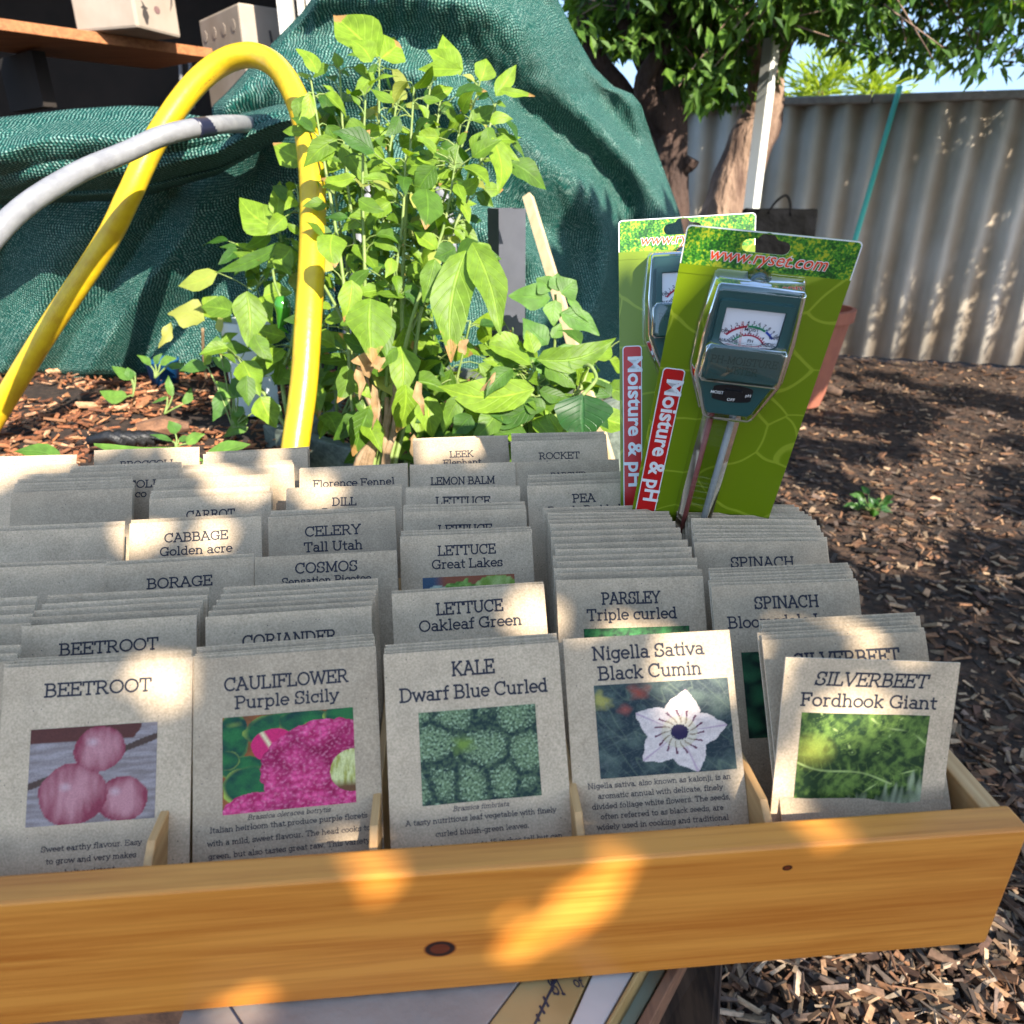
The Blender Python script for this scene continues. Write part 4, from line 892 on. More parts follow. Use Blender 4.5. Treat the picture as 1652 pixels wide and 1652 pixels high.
# second, lower planter in front that holds the chilli and the capsicum
pl2 = thing('planter_box', 'dark green planter holding the tall chilli bush behind the seed box', 'planter', (.0, 1.08, 0), rad(3))
m_ = MB()
X0, X1, Y0, Y1, Z1 = -.36, .27, -.17, .16, .70
for (cx, cy, sx, sy) in ((0, Y0, X1-X0, .016), (0, Y1, X1-X0, .016), (X0+.008, 0, .016, Y1-Y0-.016), (X1-.008, 0, .016, Y1-Y0-.016)):
    mm_ = MB(); mm_.box((cx+((X0+X1)/2 if sx > .1 else 0), cy, Z1/2), (sx, sy, Z1)); mm_.obj('side_wall', M_liner, pl2, bevel=.002)
m_.box(((X0+X1)/2, 0, Z1-.04), (X1-X0-.034, Y1-Y0-.018, .02)); m_.obj('potting_soil', M_bsoil, pl2)
# timber offcut and black tray on the bed at the left
m_ = MB(); a = pz(225, 695, BZ+.01); b_ = pz(305, 688, BZ+.01); m_.tube([a, a.lerp(b_, .5)+Vector((0, 0, .006)), b_], [.022, .026, .012], 8, wob=.5)
tag(m_.obj('bark_slab', M_raw, smooth=False), 'reddish slab of bark lying on the mulch near the left edge', 'bark')
m_ = MB()
for k in range(5): p = pz(170+k*16, 712-k*1.5, BZ+.02); m_.tube([p+Vector((-.03, 0, .0)), p+Vector((.01, 0, .012-.002*k)), p+Vector((.04, .0, -.005))], .011, 7)
tag(m_.obj('irrigation_sleeve', M_liner, smooth=True), 'black ribbed plastic sleeve lying at the left edge of the bed', 'plastic sleeve')

# ================================================================ SHADE CLOTH
M_net = bpy.data.materials.new('shade_net'); M_net.use_nodes = True
t = M_net.node_tree; N = t.nodes; L = t.links; b = N['Principled BSDF']; b.inputs['Roughness'].default_value = .55; b.inputs['Specular IOR Level'].default_value = .45
uv = N.new('ShaderNodeUVMap'); su = N.new('ShaderNodeSeparateXYZ'); L.new(uv.outputs[0], su.inputs[0])
nz = N.new('ShaderNodeTexNoise'); nz.inputs['Scale'].default_value = 9; L.new(uv.outputs[0], nz.inputs[0])
def sine(sock, f, warp):
    a = N.new('ShaderNodeMath'); a.operation = 'MULTIPLY_ADD'; a.inputs[1].default_value = warp; L.new(nz.outputs[0], a.inputs[0])
    a2 = N.new('ShaderNodeMath'); a2.operation = 'MULTIPLY'; a2.inputs[1].default_value = f; L.new(sock, a2.inputs[0]); L.new(a2.outputs[0], a.inputs[2])
    s_ = N.new('ShaderNodeMath'); s_.operation = 'SINE'; L.new(a.outputs[0], s_.inputs[0]); return s_.outputs[0]
s1 = sine(su.outputs[0], 2*math.pi/.0080, 1.5); s2 = sine(su.outputs[1], 2*math.pi/.0064, 1.2)
mu = N.new('ShaderNodeMath'); mu.operation = 'MULTIPLY_ADD'; mu.inputs[1].default_value = .55; L.new(s2, mu.inputs[0]); L.new(s1, mu.inputs[2])
nf = N.new('ShaderNodeTexNoise'); nf.inputs['Scale'].default_value = 210; nf.inputs['Detail'].default_value = 3; L.new(uv.outputs[0], nf.inputs[0])
ad = N.new('ShaderNodeMath'); ad.operation = 'MULTIPLY_ADD'; ad.inputs[1].default_value = 4.6; L.new(nf.outputs[0], ad.inputs[0]); L.new(mu.outputs[0], ad.inputs[2])
cr = N.new('ShaderNodeValToRGB'); e = cr.color_ramp.elements
mr = N.new('ShaderNodeMapRange'); mr.inputs[1].default_value = 0; mr.inputs[1].default_value = .4; mr.inputs[2].default_value = 4.3; L.new(ad.outputs[0], mr.inputs[0])
e[0].position = .12; e[0].color = (.001, .022, .020, 1); e[1].position = .95; e[1].color = (.36, .55, .46, 1)
for p, c in ((.42, (.0015, .048, .037, 1)), (.67, (.010, .130, .100, 1))): k = e.new(p); k.color = c
L.new(mr.outputs[0], cr.inputs[0]); L.new(cr.outputs[0], b.inputs['Base Color'])
bp = N.new('ShaderNodeBump'); bp.inputs['Strength'].default_value = .55; bp.inputs['Distance'].default_value = .0015; L.new(ad.outputs[0], bp.inputs['Height']); L.new(bp.outputs[0], b.inputs['Normal'])
tl = N.new('ShaderNodeBsdfTranslucent'); L.new(cr.outputs[0], tl.inputs[0]); ms = N.new('ShaderNodeMixShader'); ms.inputs[0].default_value = .12; L.new(b.outputs[0], ms.inputs[1]); L.new(tl.outputs[0], ms.inputs[2]); L.new(ms.outputs[0], N['Material Output'].inputs[0])
M_net_ = M_net
def grid_surface(m_, f, nu, nv, uvs=None):
    base = len(m_.v); G_ = {}
    for i in range(nu+1):
        for j in range(nv+1):
            p = f(i/nu, j/nv); G_[i, j] = p; m_.vert(p)
    # arc lengths for the weave
    U = {}; V = {}
    for j in range(nv+1):
        U[0, j] = G_[0, j].x*1.0
        for i in range(1, nu+1): U[i, j] = U[i-1, j]+(G_[i, j]-G_[i-1, j]).length
    for i in range(nu+1):
        V[i, 0] = G_[i, 0].z*-1.0
        for j in range(1, nv+1): V[i, j] = V[i, j-1]+(G_[i, j]-G_[i, j-1]).length
    for i in range(nu):
        for j in range(nv):
            a = base+i*(nv+1)+j; k = ((i, j), (i+1, j), (i+1, j+1), (i, j+1))
            m_.face((a, a+nv+1, a+nv+2, a+1), [(U[q_], V[q_]) for q_ in k])
net = MB()
XRp = [(-160, 850), (0, 900), (51, 925), (109, 958), (140, 990), (152, 1020), (169, 1034), (234, 1055), (294, 1078), (343, 1096), (420, 1112), (520, 1128), (690, 1140)]
XLp = [(-160, 590), (0, 502), (20, 488), (70, 440), (110, 402), (150, 366), (172, 342), (230, 345), (690, 350)]
def ridge(t): t = t-math.floor(t); return (t/.62 if t < .62 else (1-t)/.38)
def f_main(u, v):
    y = -160+v*850; xl = interp(y, XLp); xr = interp(y, XRp); x = xl+(xr-xl)*u
    Y = 1.98+.55*smooth((x-700)/420)+.10*(v)
    dx, dy = (x-590)/1.0, (y-620)/1.25; r = math.hypot(dx, dy); an = math.atan2(-dy, dx)
    wv = .5*n3(an*1.6, r*.004, 2)+.25*n3(an*3, r*.01, 5)
    fade = smooth((r-190)/120)
    Y -= .105*(smooth(ridge(r/118+wv+.25)))*fade*(.6+.5*smooth((x-600)/250))
    Y += .016*n3(x*.03, y*.008)+.008*n3(x*.07+9, y*.03)
    # hem rolls back at the outline
    ed = min(u, 1-u); Y += .05*(1-smooth(ed/.03))
    if v < .42: Y += .0
    return pY(x, y, Y)
grid_surface(net, f_main, 150, 150)
YT = [(-260, 205), (0, 190), (120, 176), (207, 171), (260, 173), (300, 184), (345, 192), (380, 186), (415, 178), (445, 170), (480, 167), (560, 170)]
YBt = [(-260, 330), (0, 330), (207, 322), (352, 281), (430, 236), (480, 212), (560, 196)]
def f_swag(u, v):
    x = -260+u*800; y0 = interp(x, YT); y1 = interp(x, YBt); y = y0+(y1-y0)*v
    Y = 1.74-.20*math.sin(math.pi*min(1, .10+v*.95))**.8 + .03*(1-v)
    Y += .035*ridge(v*2.4+.35*n3(x*.006, 1)+x*.0015)*(1 if v < .9 else 0)+.012*n3(x*.02, y*.03)
    if v > .94: Y += (v-.94)*1.6
    return pY(x, y, Y)
grid_surface(net, f_swag, 120, 46)
def f_low(u, v):
    x = -260+u*800; y0 = interp(x, YBt)-26; y1 = 612-55*smooth((x-250)/230); y = y0+(y1-y0)*v
    Y = 1.84+.16*v+.07*(ridge((x+.55*y)*.0061+.4*n3(x*.006, y*.004))-.5)*smooth(v*4)+.02*n3(x*.02, y*.012)
    if v > .97: Y += .03
    return pY(x, y, Y)
grid_surface(net, f_low, 120, 70)
nt_ = net.obj('shade_cloth', M_net, smooth=True)
sld = nt_.modifiers.new('thickness', 'SOLIDIFY'); sld.thickness = .0012
tag(nt_, 'green knitted shade cloth draped in folds over hoops behind the plants', 'shade cloth')

# ================================================================ HOOPS
M_yel = mat('yellow_pipe', (.64, .44, .012), .34, var=(.52, .32, .012), vscale=38, detail=9, spec=.5, bump=.06, bscale=120)
P = [pd(x, y, d) for x, y, d in ((-60, 760, 1.5), (60, 560, 1.42), (165, 400, 1.36), (207, 318, 1.33), (250, 228, 1.325), (305, 147, 1.325), (355, 103, 1.32), (402, 89, 1.30), (440, 103, 1.28), (468, 138, 1.24), (489, 190, 1.2), (500, 250, 1.17), (505, 330, 1.15), (503, 420, 1.13), (497, 520, 1.11), (490, 620, 1.1), (476, 722, 1.09), (462, 830, 1.085), (450, 960, 1.08))]
HP = catmull(P, 8); m_ = MB(); m_.tube(HP, .0203, 24); hoop_ = tag(m_.obj('yellow_hoop', M_yel, smooth=True), 'thick yellow plastic pipe bent into a hoop over the beds', 'hoop')
m_ = MB(); acc = 0
for a_, b_ in zip(HP[40:], HP[41:]):
    t_ = (b_-a_).normalized(); vw = (Vector((0, 0, CH))-a_).normalized(); sd_ = t_.cross(vw).normalized(); od = (vw*.86+sd_*(.5 if sd_.x > 0 else -.5)).normalized(); L_ = (b_-a_).length; s_ = 0
    while s_ < L_:
        p = a_+t_*s_+od*.0199; k = R.random()
        if k < .8: m_.tube([p, p+t_*.0022*(1+k)], .00055, 4)
        s_ += .0058
m_.obj('printed_marks', mat('print_black', (.12, .09, .02), .6), hoop_)
M_gp = mat('grey_pipe', (.25, .25, .255), .4, var=(.19, .19, .20), vscale=50, detail=6, bump=.1, bscale=120)
M_tape = mat('navy_tape', (.012, .014, .035), .4)
gp = thing('grey_hoop', 'grey plastic conduit hoop with a dark tape band, crossing the yellow pipe', 'hoop', tuple(pd(120, 330, 1.12)))
P = catmull([rel(pd(x, y, d), gp) for x, y, d in ((-80, 470, 1.0), (20, 350, 1.05), (120, 282, 1.12), (207, 244, 1.18), (260, 220, 1.20), (318, 206, 1.25), (372, 200, 1.33), (412, 203, 1.47), (470, 214, 1.72), (540, 240, 1.9))], 8)
m_ = MB(); m_.tube(P, .0152, 18); m_.obj('conduit', M_gp, gp, smooth=True)
m_ = MB(); a = catmull([rel(pd(x, y, d), gp) for x, y, d in ((314, 206.5, 1.243), (327, 205, 1.26), (341, 203.4, 1.28))], 4); m_.tube(a, .0160, 18); m_.obj('tape_band', M_tape, gp, smooth=True)
m_ = MB(); P = [pd(x, y, d) for x, y, d in ((560, 560, 1.75), (590, 330, 1.8), (640, 250, 1.82), (690, 275, 1.82), (722, 350, 1.8), (735, 560, 1.75))]; m_.tube(catmull(P, 7), .015, 12)
tag(m_.obj('grey_hoop', M_gp, smooth=True), 'plain grey hoop pipe half hidden behind the chilli stems', 'hoop')

# ================================================================ SHED CORNER
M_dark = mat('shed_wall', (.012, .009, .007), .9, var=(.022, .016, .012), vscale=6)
M_shelf = wood_mat('shelf_board', (.42, .17, .06), (.26, .09, .03), rough=.7)
M_foam = mat('foam_box', (.34, .275, .21), .75, var=(.40, .33, .26), vscale=10, bump=.15, bscale=300)
M_card = mat('cardboard', (.30, .17, .10), .85, var=(.36, .21, .13), vscale=10)
M_cream = mat('cream_metal', (.66, .62, .55), .4)
shed = thing('garden_shed', 'open dark shed bay behind the shade cloth at the left', 'shed', (-1.6, 3.3, 0))
def wbox(name, c0, sz, mt, parent, rz=0, bevel=0):
    m_ = MB(); m_.box(rel(c0, parent), sz, rz); return m_.obj(name, mt, parent, bevel=bevel)
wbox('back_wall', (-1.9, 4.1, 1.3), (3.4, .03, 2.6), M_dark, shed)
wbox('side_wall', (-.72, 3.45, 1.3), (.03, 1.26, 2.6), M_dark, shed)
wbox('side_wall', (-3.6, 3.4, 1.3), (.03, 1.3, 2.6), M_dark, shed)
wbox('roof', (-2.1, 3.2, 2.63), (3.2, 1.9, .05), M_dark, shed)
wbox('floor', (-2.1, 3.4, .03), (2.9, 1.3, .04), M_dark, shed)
pp = pY(470, 20, 2.72)
for k, (dx, w_) in enumerate(((0, .045), (.05, .02), (.085, .035))): wbox('corner_post', (pp.x-.02+dx, 2.74+.004*k, 1.3), (w_, .05, 2.6), M_cream, shed, bevel=.002)
wbox('wall_sheet', (pp.x+.28, 2.77, 1.3), (.32, .02, 2.6), M_cream, shed)
# old frame of thin bars leaning in the gloom
for x, y0, y1 in ((290, 92, 175), (306, 92, 175)):
    m_ = MB(); m_.tube([rel(pY(x, y0, 3.5), shed), rel(pY(x+6, y1, 3.5), shed)], .008, 6); m_.obj('bar', M_gp, shed)
# shelf
shf = thing('shelf', 'orange brown timber shelf board crossing the dark shed', 'shelf', tuple(pY(207, 62, 2.55)))
A_ = pY(60, 20, 2.45); B_ = pY(345, 103, 3.15); zs = pY(207, 62, 2.62).z
A_ = Vector((pY(-200, 62, 2.15).x, 2.35, zs)); B_ = Vector((pY(345, 96, 3.0).x, 3.0, zs))
d = (B_-A_).normalized(); nn = Vector((-d.y, d.x, 0))
m_ = MB(); P = [A_, B_, B_+nn*.42, A_+nn*.42]; m_.hexa([rel(p, shf) for p in P]+[rel(p+Vector((0, 0, .03)), shf) for p in P]); m_.obj('board', M_shelf, shf, bevel=.002)
m_ = MB(); p = (A_+B_)/2+nn*.3; m_.box(rel(p+Vector((-.1, 0, -.09)), shf), (.04, .3, .16), math.atan2(d.y, d.x)); m_.obj('bracket', M_dark, shf)
def carton(name, label, cat, corner, phi, lx, ly, h, mt, lid=False):
    o = thing(name, label, cat, tuple(corner), rad(phi))
    m_ = MB(); m_.box((lx/2, ly/2, h/2), (lx, ly, h)); m_.obj('box_body', mt, o, bevel=.008)
    return o
# box with a strawberry print (face towards the garden)
yaw1 = math.degrees(math.atan2(d.y, d.x))
cr1 = A_.lerp(B_, .0); 
p1 = pY(219, 52, 2.62); pr1 = pY(291, 72, 2.80)
z1 = zs+.031
cor = Vector((p1.x, p1.y+.02, z1)); yw = math.degrees(math.atan2(pr1.y-p1.y, pr1.x-p1.x))
b1 = carton('foam_box', 'cream box printed with a dark strawberry on the shelf', 'box', cor, yw, (Vector((pr1.x, pr1.y, 0))-Vector((p1.x, p1.y, 0))).length, .24, .19, M_foam)
lx1 = (Vector((pr1.x, pr1.y, 0))-Vector((p1.x, p1.y, 0))).length
M_prt = mat('brown_print', (.05, .04, .035), .8); M_prt2 = mat('mauve_print', (.20, .11, .10), .8)
def disc(cx, cz, rx_, rz_, n=16, y=-.0015, jag=0):
    return [(cx+rx_*math.cos(2*math.pi*k/n)*(1-(.35 if math.sin(2*math.pi*k/n) < -.3 and jag else 0)), y, cz+rz_*math.sin(2*math.pi*k/n)) for k in range(n)]
m_ = MB(); m_.poly(disc(lx1*.22, .036, .013, .021, jag=1)); m_.poly([(lx1*.22-.016, -.0017, .058), (lx1*.22-.004, -.0017, .054), (lx1*.22+.014, -.0017, .059), (lx1*.22+.003, -.0017, .063), (lx1*.22-.010, -.0017, .078), (lx1*.22-.006, -.0017, .063)])
m_.obj('strawberry_print', M_prt, b1)
m_ = MB(); m_.poly(disc(lx1*.50, .062, .013, .010)); m_.obj('oval_print', M_prt2, b1)
m_ = MB()
for k in range(3): m_.tube([(lx1*.82+k*.006, -.001, .07+k*.008), (lx1*.86+k*.004, -.001, .095+k*.006), (lx1*.88, -.001, .105)], .0012, 4)
m_.obj('mark_print', M_prt, b1)
# second box seen by its corner
cc = pY(394, 92, 2.95); zz = zs-.02
cc = pY(393, 80, 2.9)
b2 = thing('foam_box', 'large plain foam box with round dimples, standing corner on beside the shelf', 'box', (cc.x, cc.y, zs-.16), rad(40))
m_ = MB(); m_.box((.15, .175, .30), (.30, .35, .60-.0)); 
zt2 = pY(393, 3, 2.9).z-(zs-.16)
m_ = MB(); m_.box((.13, .19, zt2/2), (.26, .38, zt2)); m_.obj('box_body', M_foam, b2, bevel=.008)
for k in range(4):
    for j in range(2):
        m_ = MB(); 
        m_.tube([(-.0005, .06+k*.09, zt2*.45+j*zt2*.36), (-.0018, .06+k*.09, zt2*.45+j*zt2*.36)], [.019, .017], 14); m_.obj('dimple', M_foam, b2, smooth=False)
m_ = MB()
for k in range(2): m_.tube([(.10+.05*k, -.001, zt2-.07), (.105+.05*k, -.001, zt2-.12)], .004, 4)
m_.obj('stencil_print', M_prt, b2)
b3c = pY(372, 150, 3.0)
b3 = carton('cardboard_box', 'brown cardboard box low in the shed behind the hoop', 'box', (b3c.x-.1, 3.0, zs-.52), 30, .3, .3, .34, M_card)
wbx = thing('shed_bench', 'low dark bench inside the shed carrying the cardboard box', 'bench', (b3c.x, 3.15, 0))
m_ = MB(); m_.box((0, .08, (zs-.52)-.02), (.75, .62, .03)); m_.obj('bench_top', M_dark, wbx)
for sx in (-.33, .33):
    for sy in (-.18, .33): m_ = MB(); m_.box((sx, sy+.0, ((zs-.535))/2-.01), (.04, .04, zs-.575)); m_.obj('leg', M_dark, wbx)
# pedestal shelf for the large foam box
m_ = MB(); ped = thing('storage_stand', 'dark stand under the large foam box inside the shed', 'stand', (cc.x+.02, cc.y+.24, 0))
m_.box((0, .0, zs-.185), (.42, .40, .03), rad(40)); m_.obj('stand_top', M_dark, ped)
for sx, sy in ((-.2, 0), (.2, 0), (0, .2), (0, -.16)): m_ = MB(); m_.box((sx, sy, (zs-.2)/2), (.03, .03, zs-.2)); m_.obj('leg', M_dark, ped)

# ================================================================ FENCE
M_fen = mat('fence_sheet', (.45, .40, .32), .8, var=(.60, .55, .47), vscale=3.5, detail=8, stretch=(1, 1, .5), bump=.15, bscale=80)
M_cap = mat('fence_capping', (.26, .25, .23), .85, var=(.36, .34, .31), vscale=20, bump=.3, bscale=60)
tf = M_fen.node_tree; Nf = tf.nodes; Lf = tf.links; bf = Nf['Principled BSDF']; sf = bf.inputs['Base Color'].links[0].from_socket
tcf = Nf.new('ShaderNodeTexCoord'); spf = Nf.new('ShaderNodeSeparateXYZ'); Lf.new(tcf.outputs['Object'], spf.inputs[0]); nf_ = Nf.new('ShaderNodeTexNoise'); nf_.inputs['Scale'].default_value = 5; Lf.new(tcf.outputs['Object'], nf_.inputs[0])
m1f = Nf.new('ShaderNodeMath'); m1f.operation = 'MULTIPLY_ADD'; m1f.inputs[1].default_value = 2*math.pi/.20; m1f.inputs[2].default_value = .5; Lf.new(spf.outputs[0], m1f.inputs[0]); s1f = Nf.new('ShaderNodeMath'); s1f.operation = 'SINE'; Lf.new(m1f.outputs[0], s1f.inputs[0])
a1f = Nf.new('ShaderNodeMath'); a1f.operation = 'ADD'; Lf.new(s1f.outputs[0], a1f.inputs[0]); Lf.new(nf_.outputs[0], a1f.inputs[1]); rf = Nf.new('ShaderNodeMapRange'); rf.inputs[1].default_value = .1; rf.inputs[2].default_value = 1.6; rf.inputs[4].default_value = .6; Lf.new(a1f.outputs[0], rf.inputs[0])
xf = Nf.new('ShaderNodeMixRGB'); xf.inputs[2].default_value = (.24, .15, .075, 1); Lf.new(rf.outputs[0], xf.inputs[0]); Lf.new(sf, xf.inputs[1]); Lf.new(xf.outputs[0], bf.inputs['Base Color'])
Af = pz(1100, 163, 1.80); Bf = pz(1446, 152, 1.80); df = (Bf-Af); df.z = 0; df.normalize()
yawf = math.atan2(df.y, df.x)
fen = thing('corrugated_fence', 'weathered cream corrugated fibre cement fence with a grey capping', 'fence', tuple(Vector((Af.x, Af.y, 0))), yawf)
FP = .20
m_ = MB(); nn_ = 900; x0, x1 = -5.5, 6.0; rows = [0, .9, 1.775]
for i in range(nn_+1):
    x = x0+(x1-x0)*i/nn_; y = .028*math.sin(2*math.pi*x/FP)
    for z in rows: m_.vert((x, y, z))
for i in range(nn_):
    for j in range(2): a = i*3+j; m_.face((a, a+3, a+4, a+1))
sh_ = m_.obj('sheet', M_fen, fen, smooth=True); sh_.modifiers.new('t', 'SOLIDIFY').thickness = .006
m_ = MB()
for k in range(7):
    xa = x0+k*1.7; m_.box((xa+.85, 0, 1.775), (1.692, .085, .055))
m_.obj('capping', M_cap, fen, bevel=.012)

# ================================================================ POLES, BAG, POT
M_wpole = mat('white_post_paint', (.72, .72, .66), .5); M_tealp = mat('teal_pole', (.10, .55, .42), .4)
a = pY(1241, 62, 4.6); b_ = pY(1213, 330, 4.6); wp = thing('white_post', 'square white post standing in front of the leaning tree trunk', 'post', (b_.x, 4.6, 0))
m_ = MB(); m_.box((0, 0, (a.z-.0)/2), (.066, .066, a.z), rad(38)); m_.obj('shaft', M_wpole, wp, bevel=.003)
m_ = MB(); m_.tube([(0, 0, a.z), (.01, 0, a.z+.03), (.0, 0, a.z+.07)], [.012, .01, .004], 8); m_.obj('finial', M_wpole, wp)
m_ = MB(); P0 = pY(1452, 140, 5.75); P1 = pY(1378, 392, 5.45); dd = P1-P0; P2 = P1+dd*((P1.z-.0)/-dd.z); m_.tube([P0, P1, P2], .019, 8)
tag(m_.obj('teal_pole', M_tealp, smooth=True), 'thin teal pole leaning against the corrugated fence', 'pole')
M_bag = mat('black_bag', (.004, .004, .004), .9, var=(.008, .008, .009), vscale=12, bump=.5, bscale=14, spec=.08)
bl_ = pY(1196, 345, 4.45); br_ = pY(1319, 345, 4.45); bw_ = br_.x-bl_.x; bc = (bl_+br_)/2; zt3 = pY(1250, 337, 4.45).z
bag = thing('black_bag', 'black carry bag with a looped handle in front of the fence', 'bag', (bc.x, 4.45, zt3-.42))
m_ = MB(); nu, nv = 28, 12
rings = []
for j in range(nv+1):
    v = j/nv; ring = []
    for k in range(nu):
        a = 2*math.pi*k/nu; ca, sa = math.cos(a), math.sin(a); ex = .5
        X = bw_/2*(abs(ca)**ex)*(1 if ca > 0 else -1)*(1-.04*v); Y = .10*(abs(sa)**ex)*(1 if sa > 0 else -1)*(1-.45*v)
        ring.append(m_.vert((X+.006*n3(k, j), Y+.010*n3(k*.6, j*.7, 3), v*.42+(.012*n3(k*.35, 4) if j == nv else 0))))
    rings.append(ring)
for a_, b2_ in zip(rings, rings[1:]):
    for k in range(nu): m_.face((a_[k], a_[(k+1) % nu], b2_[(k+1) % nu], b2_[k]))
m_.face(rings[0][::-1]); m_.face(rings[-1]); m_.obj('bag_body', M_bag, bag, smooth=True)
for yy in (-.055,):
    m_ = MB(); m_.tube(catmull([(-.08, yy, .40), (-.05, yy, .455), (0.0, yy, .49), (.03, yy, .46), (.045, yy, .39)], 5), .007, 8); m_.obj('handle', M_bag, bag, smooth=True)
stl = thing('stool', 'low dark timber stool under the black bag', 'stool', (bc.x, 4.45, 0))
zz3 = zt3-.421
m_ = MB(); m_.box((0, 0, zz3-.015), (.5, .3, .03)); m_.obj('seat', M_raw, stl)
for sx in (-.2, .2):
    for sy in (-.1, .1): m_ = MB(); m_.box((sx, sy, (zz3-.03)/2), (.04, .04, zz3-.03)); m_.obj('leg', M_raw, stl)
M_ter = mat('terracotta', (.36, .12, .065), .8, var=(.30, .10, .06), vscale=14, bump=.15, bscale=60)
pe = pz(1302, 655, 0); rpot = .27
pot = thing('terracotta_pot', 'tall tapered terracotta pot behind the green card', 'pot', (pe.x-.06, pe.y+.1, 0))
m_ = MB(); m_.lathe((0, 0, 0), [(.001, .0), (.165, .0), (.185, .08), (.235, .40), (.25, .50), (.27, .505), (.275, .57), (.25, .575), (.235, .50), (.001, .49)], 36); m_.obj('pot_body', M_ter, pot, smooth=False)
m_ = MB(); m_.lathe((0, 0, .0), [(.001, .515), (.232, .515)], 24); m_.obj('potting_soil', M_bsoil, pot)
m_ = MB(); p = pz(1330, 640, .02); m_.tube([p+Vector((-.10, 0, .02)), p+Vector((0, .03, .05)), p+Vector((.1, .0, .02))], [.03, .045, .02], 9, wob=.8)
tag(m_.obj('old_root', M_wth, smooth=True), 'dark knobbly root lying beside the terracotta pot', 'root')
# square black downpipe and stake among the plants
M_dp = mat('charcoal_pipe', (.085, .088, .105), .38, var=(.065, .068, .082), vscale=20)
pt = pd(817, 336, 1.30); dpz = thing('square_pipe', 'open topped charcoal square pipe standing among the plants', 'pipe', (pt.x, pt.y, 0), rad(24))
s_ = .026; s2_ = .0235; m_ = MB(); z0_, z1_ = .5, pt.z
o_ = [(-s_, -s_), (s_, -s_), (s_, s_), (-s_, s_)]; i_ = [(-s2_, -s2_), (s2_, -s2_), (s2_, s2_), (-s2_, s2_)]
for k in range(4):
    k2 = (k+1) % 4
    m_.poly([(*o_[k], z0_), (*o_[k2], z0_), (*o_[k2], z1_), (*o_[k], z1_)]); m_.poly([(*i_[k2], z0_), (*i_[k], z0_), (*i_[k], z1_), (*i_[k2], z1_)])
    m_.poly([(*o_[k], z1_), (*o_[k2], z1_), (*i_[k2], z1_), (*i_[k], z1_)])
m_.obj('pipe_body', M_dp, dpz)
m_ = MB(); m_.box((0, 0, z1_-.30), (.064, .064, .16)); m_.obj('black_joiner', M_liner, dpz, bevel=.003)
M_stk = mat('pale_stake', (.62, .46, .27), .7, var=(.54, .38, .21), vscale=60, stretch=(1, 1, .2))
m_ = MB(); a = pd(852, 318, 1.62); b_ = pd(938, 600, 1.42); c_ = b_+(b_-a)*.6; m_.tube([a, b_, c_], .0135, 4)
tag(m_.obj('garden_stake', M_stk), 'pale timber stake leaning behind the capsicum leaves', 'stake')
# white and blue tubs half hidden by the net
M_wt = mat('white_tub', (.6, .66, .63), .5); M_bt = mat('blue_tub', (.006, .07, .20), .5)
wt = pY(405, 590, 1.68); t_ = thing('white_tub', 'white ribbed tub behind the left plants', 'tub', (wt.x, wt.y, BZ-.02))
m_ = MB(); n_ = 60
rr1 = [(.07+.0035*(k % 2), k) for k in range(n_)]
b0 = 0
for z in (0, .21):
    for k in range(n_): r_ = (.048+.002*(k % 2))*(1+.12*z/.28); m_.vert((r_*math.cos(2*math.pi*k/n_), r_*math.sin(2*math.pi*k/n_), z))
for k in range(n_): m_.face((k, (k+1) % n_, n_+(k+1) % n_, n_+k))
m_.obj('tub_wall', M_wt, t_, smooth=True)
bt = pz(295, 590, BZ); m_ = MB(); m_.lathe((bt.x, bt.y-.12, BZ-.02), [(.001, 0), (.035, 0), (.042, .06), (.045, .062), (.042, .066), (.038, .064), (.001, .05)], 20)
tag(m_.obj('blue_tub', M_bt, smooth=True), 'small blue tub at the foot of the shade cloth', 'tub')
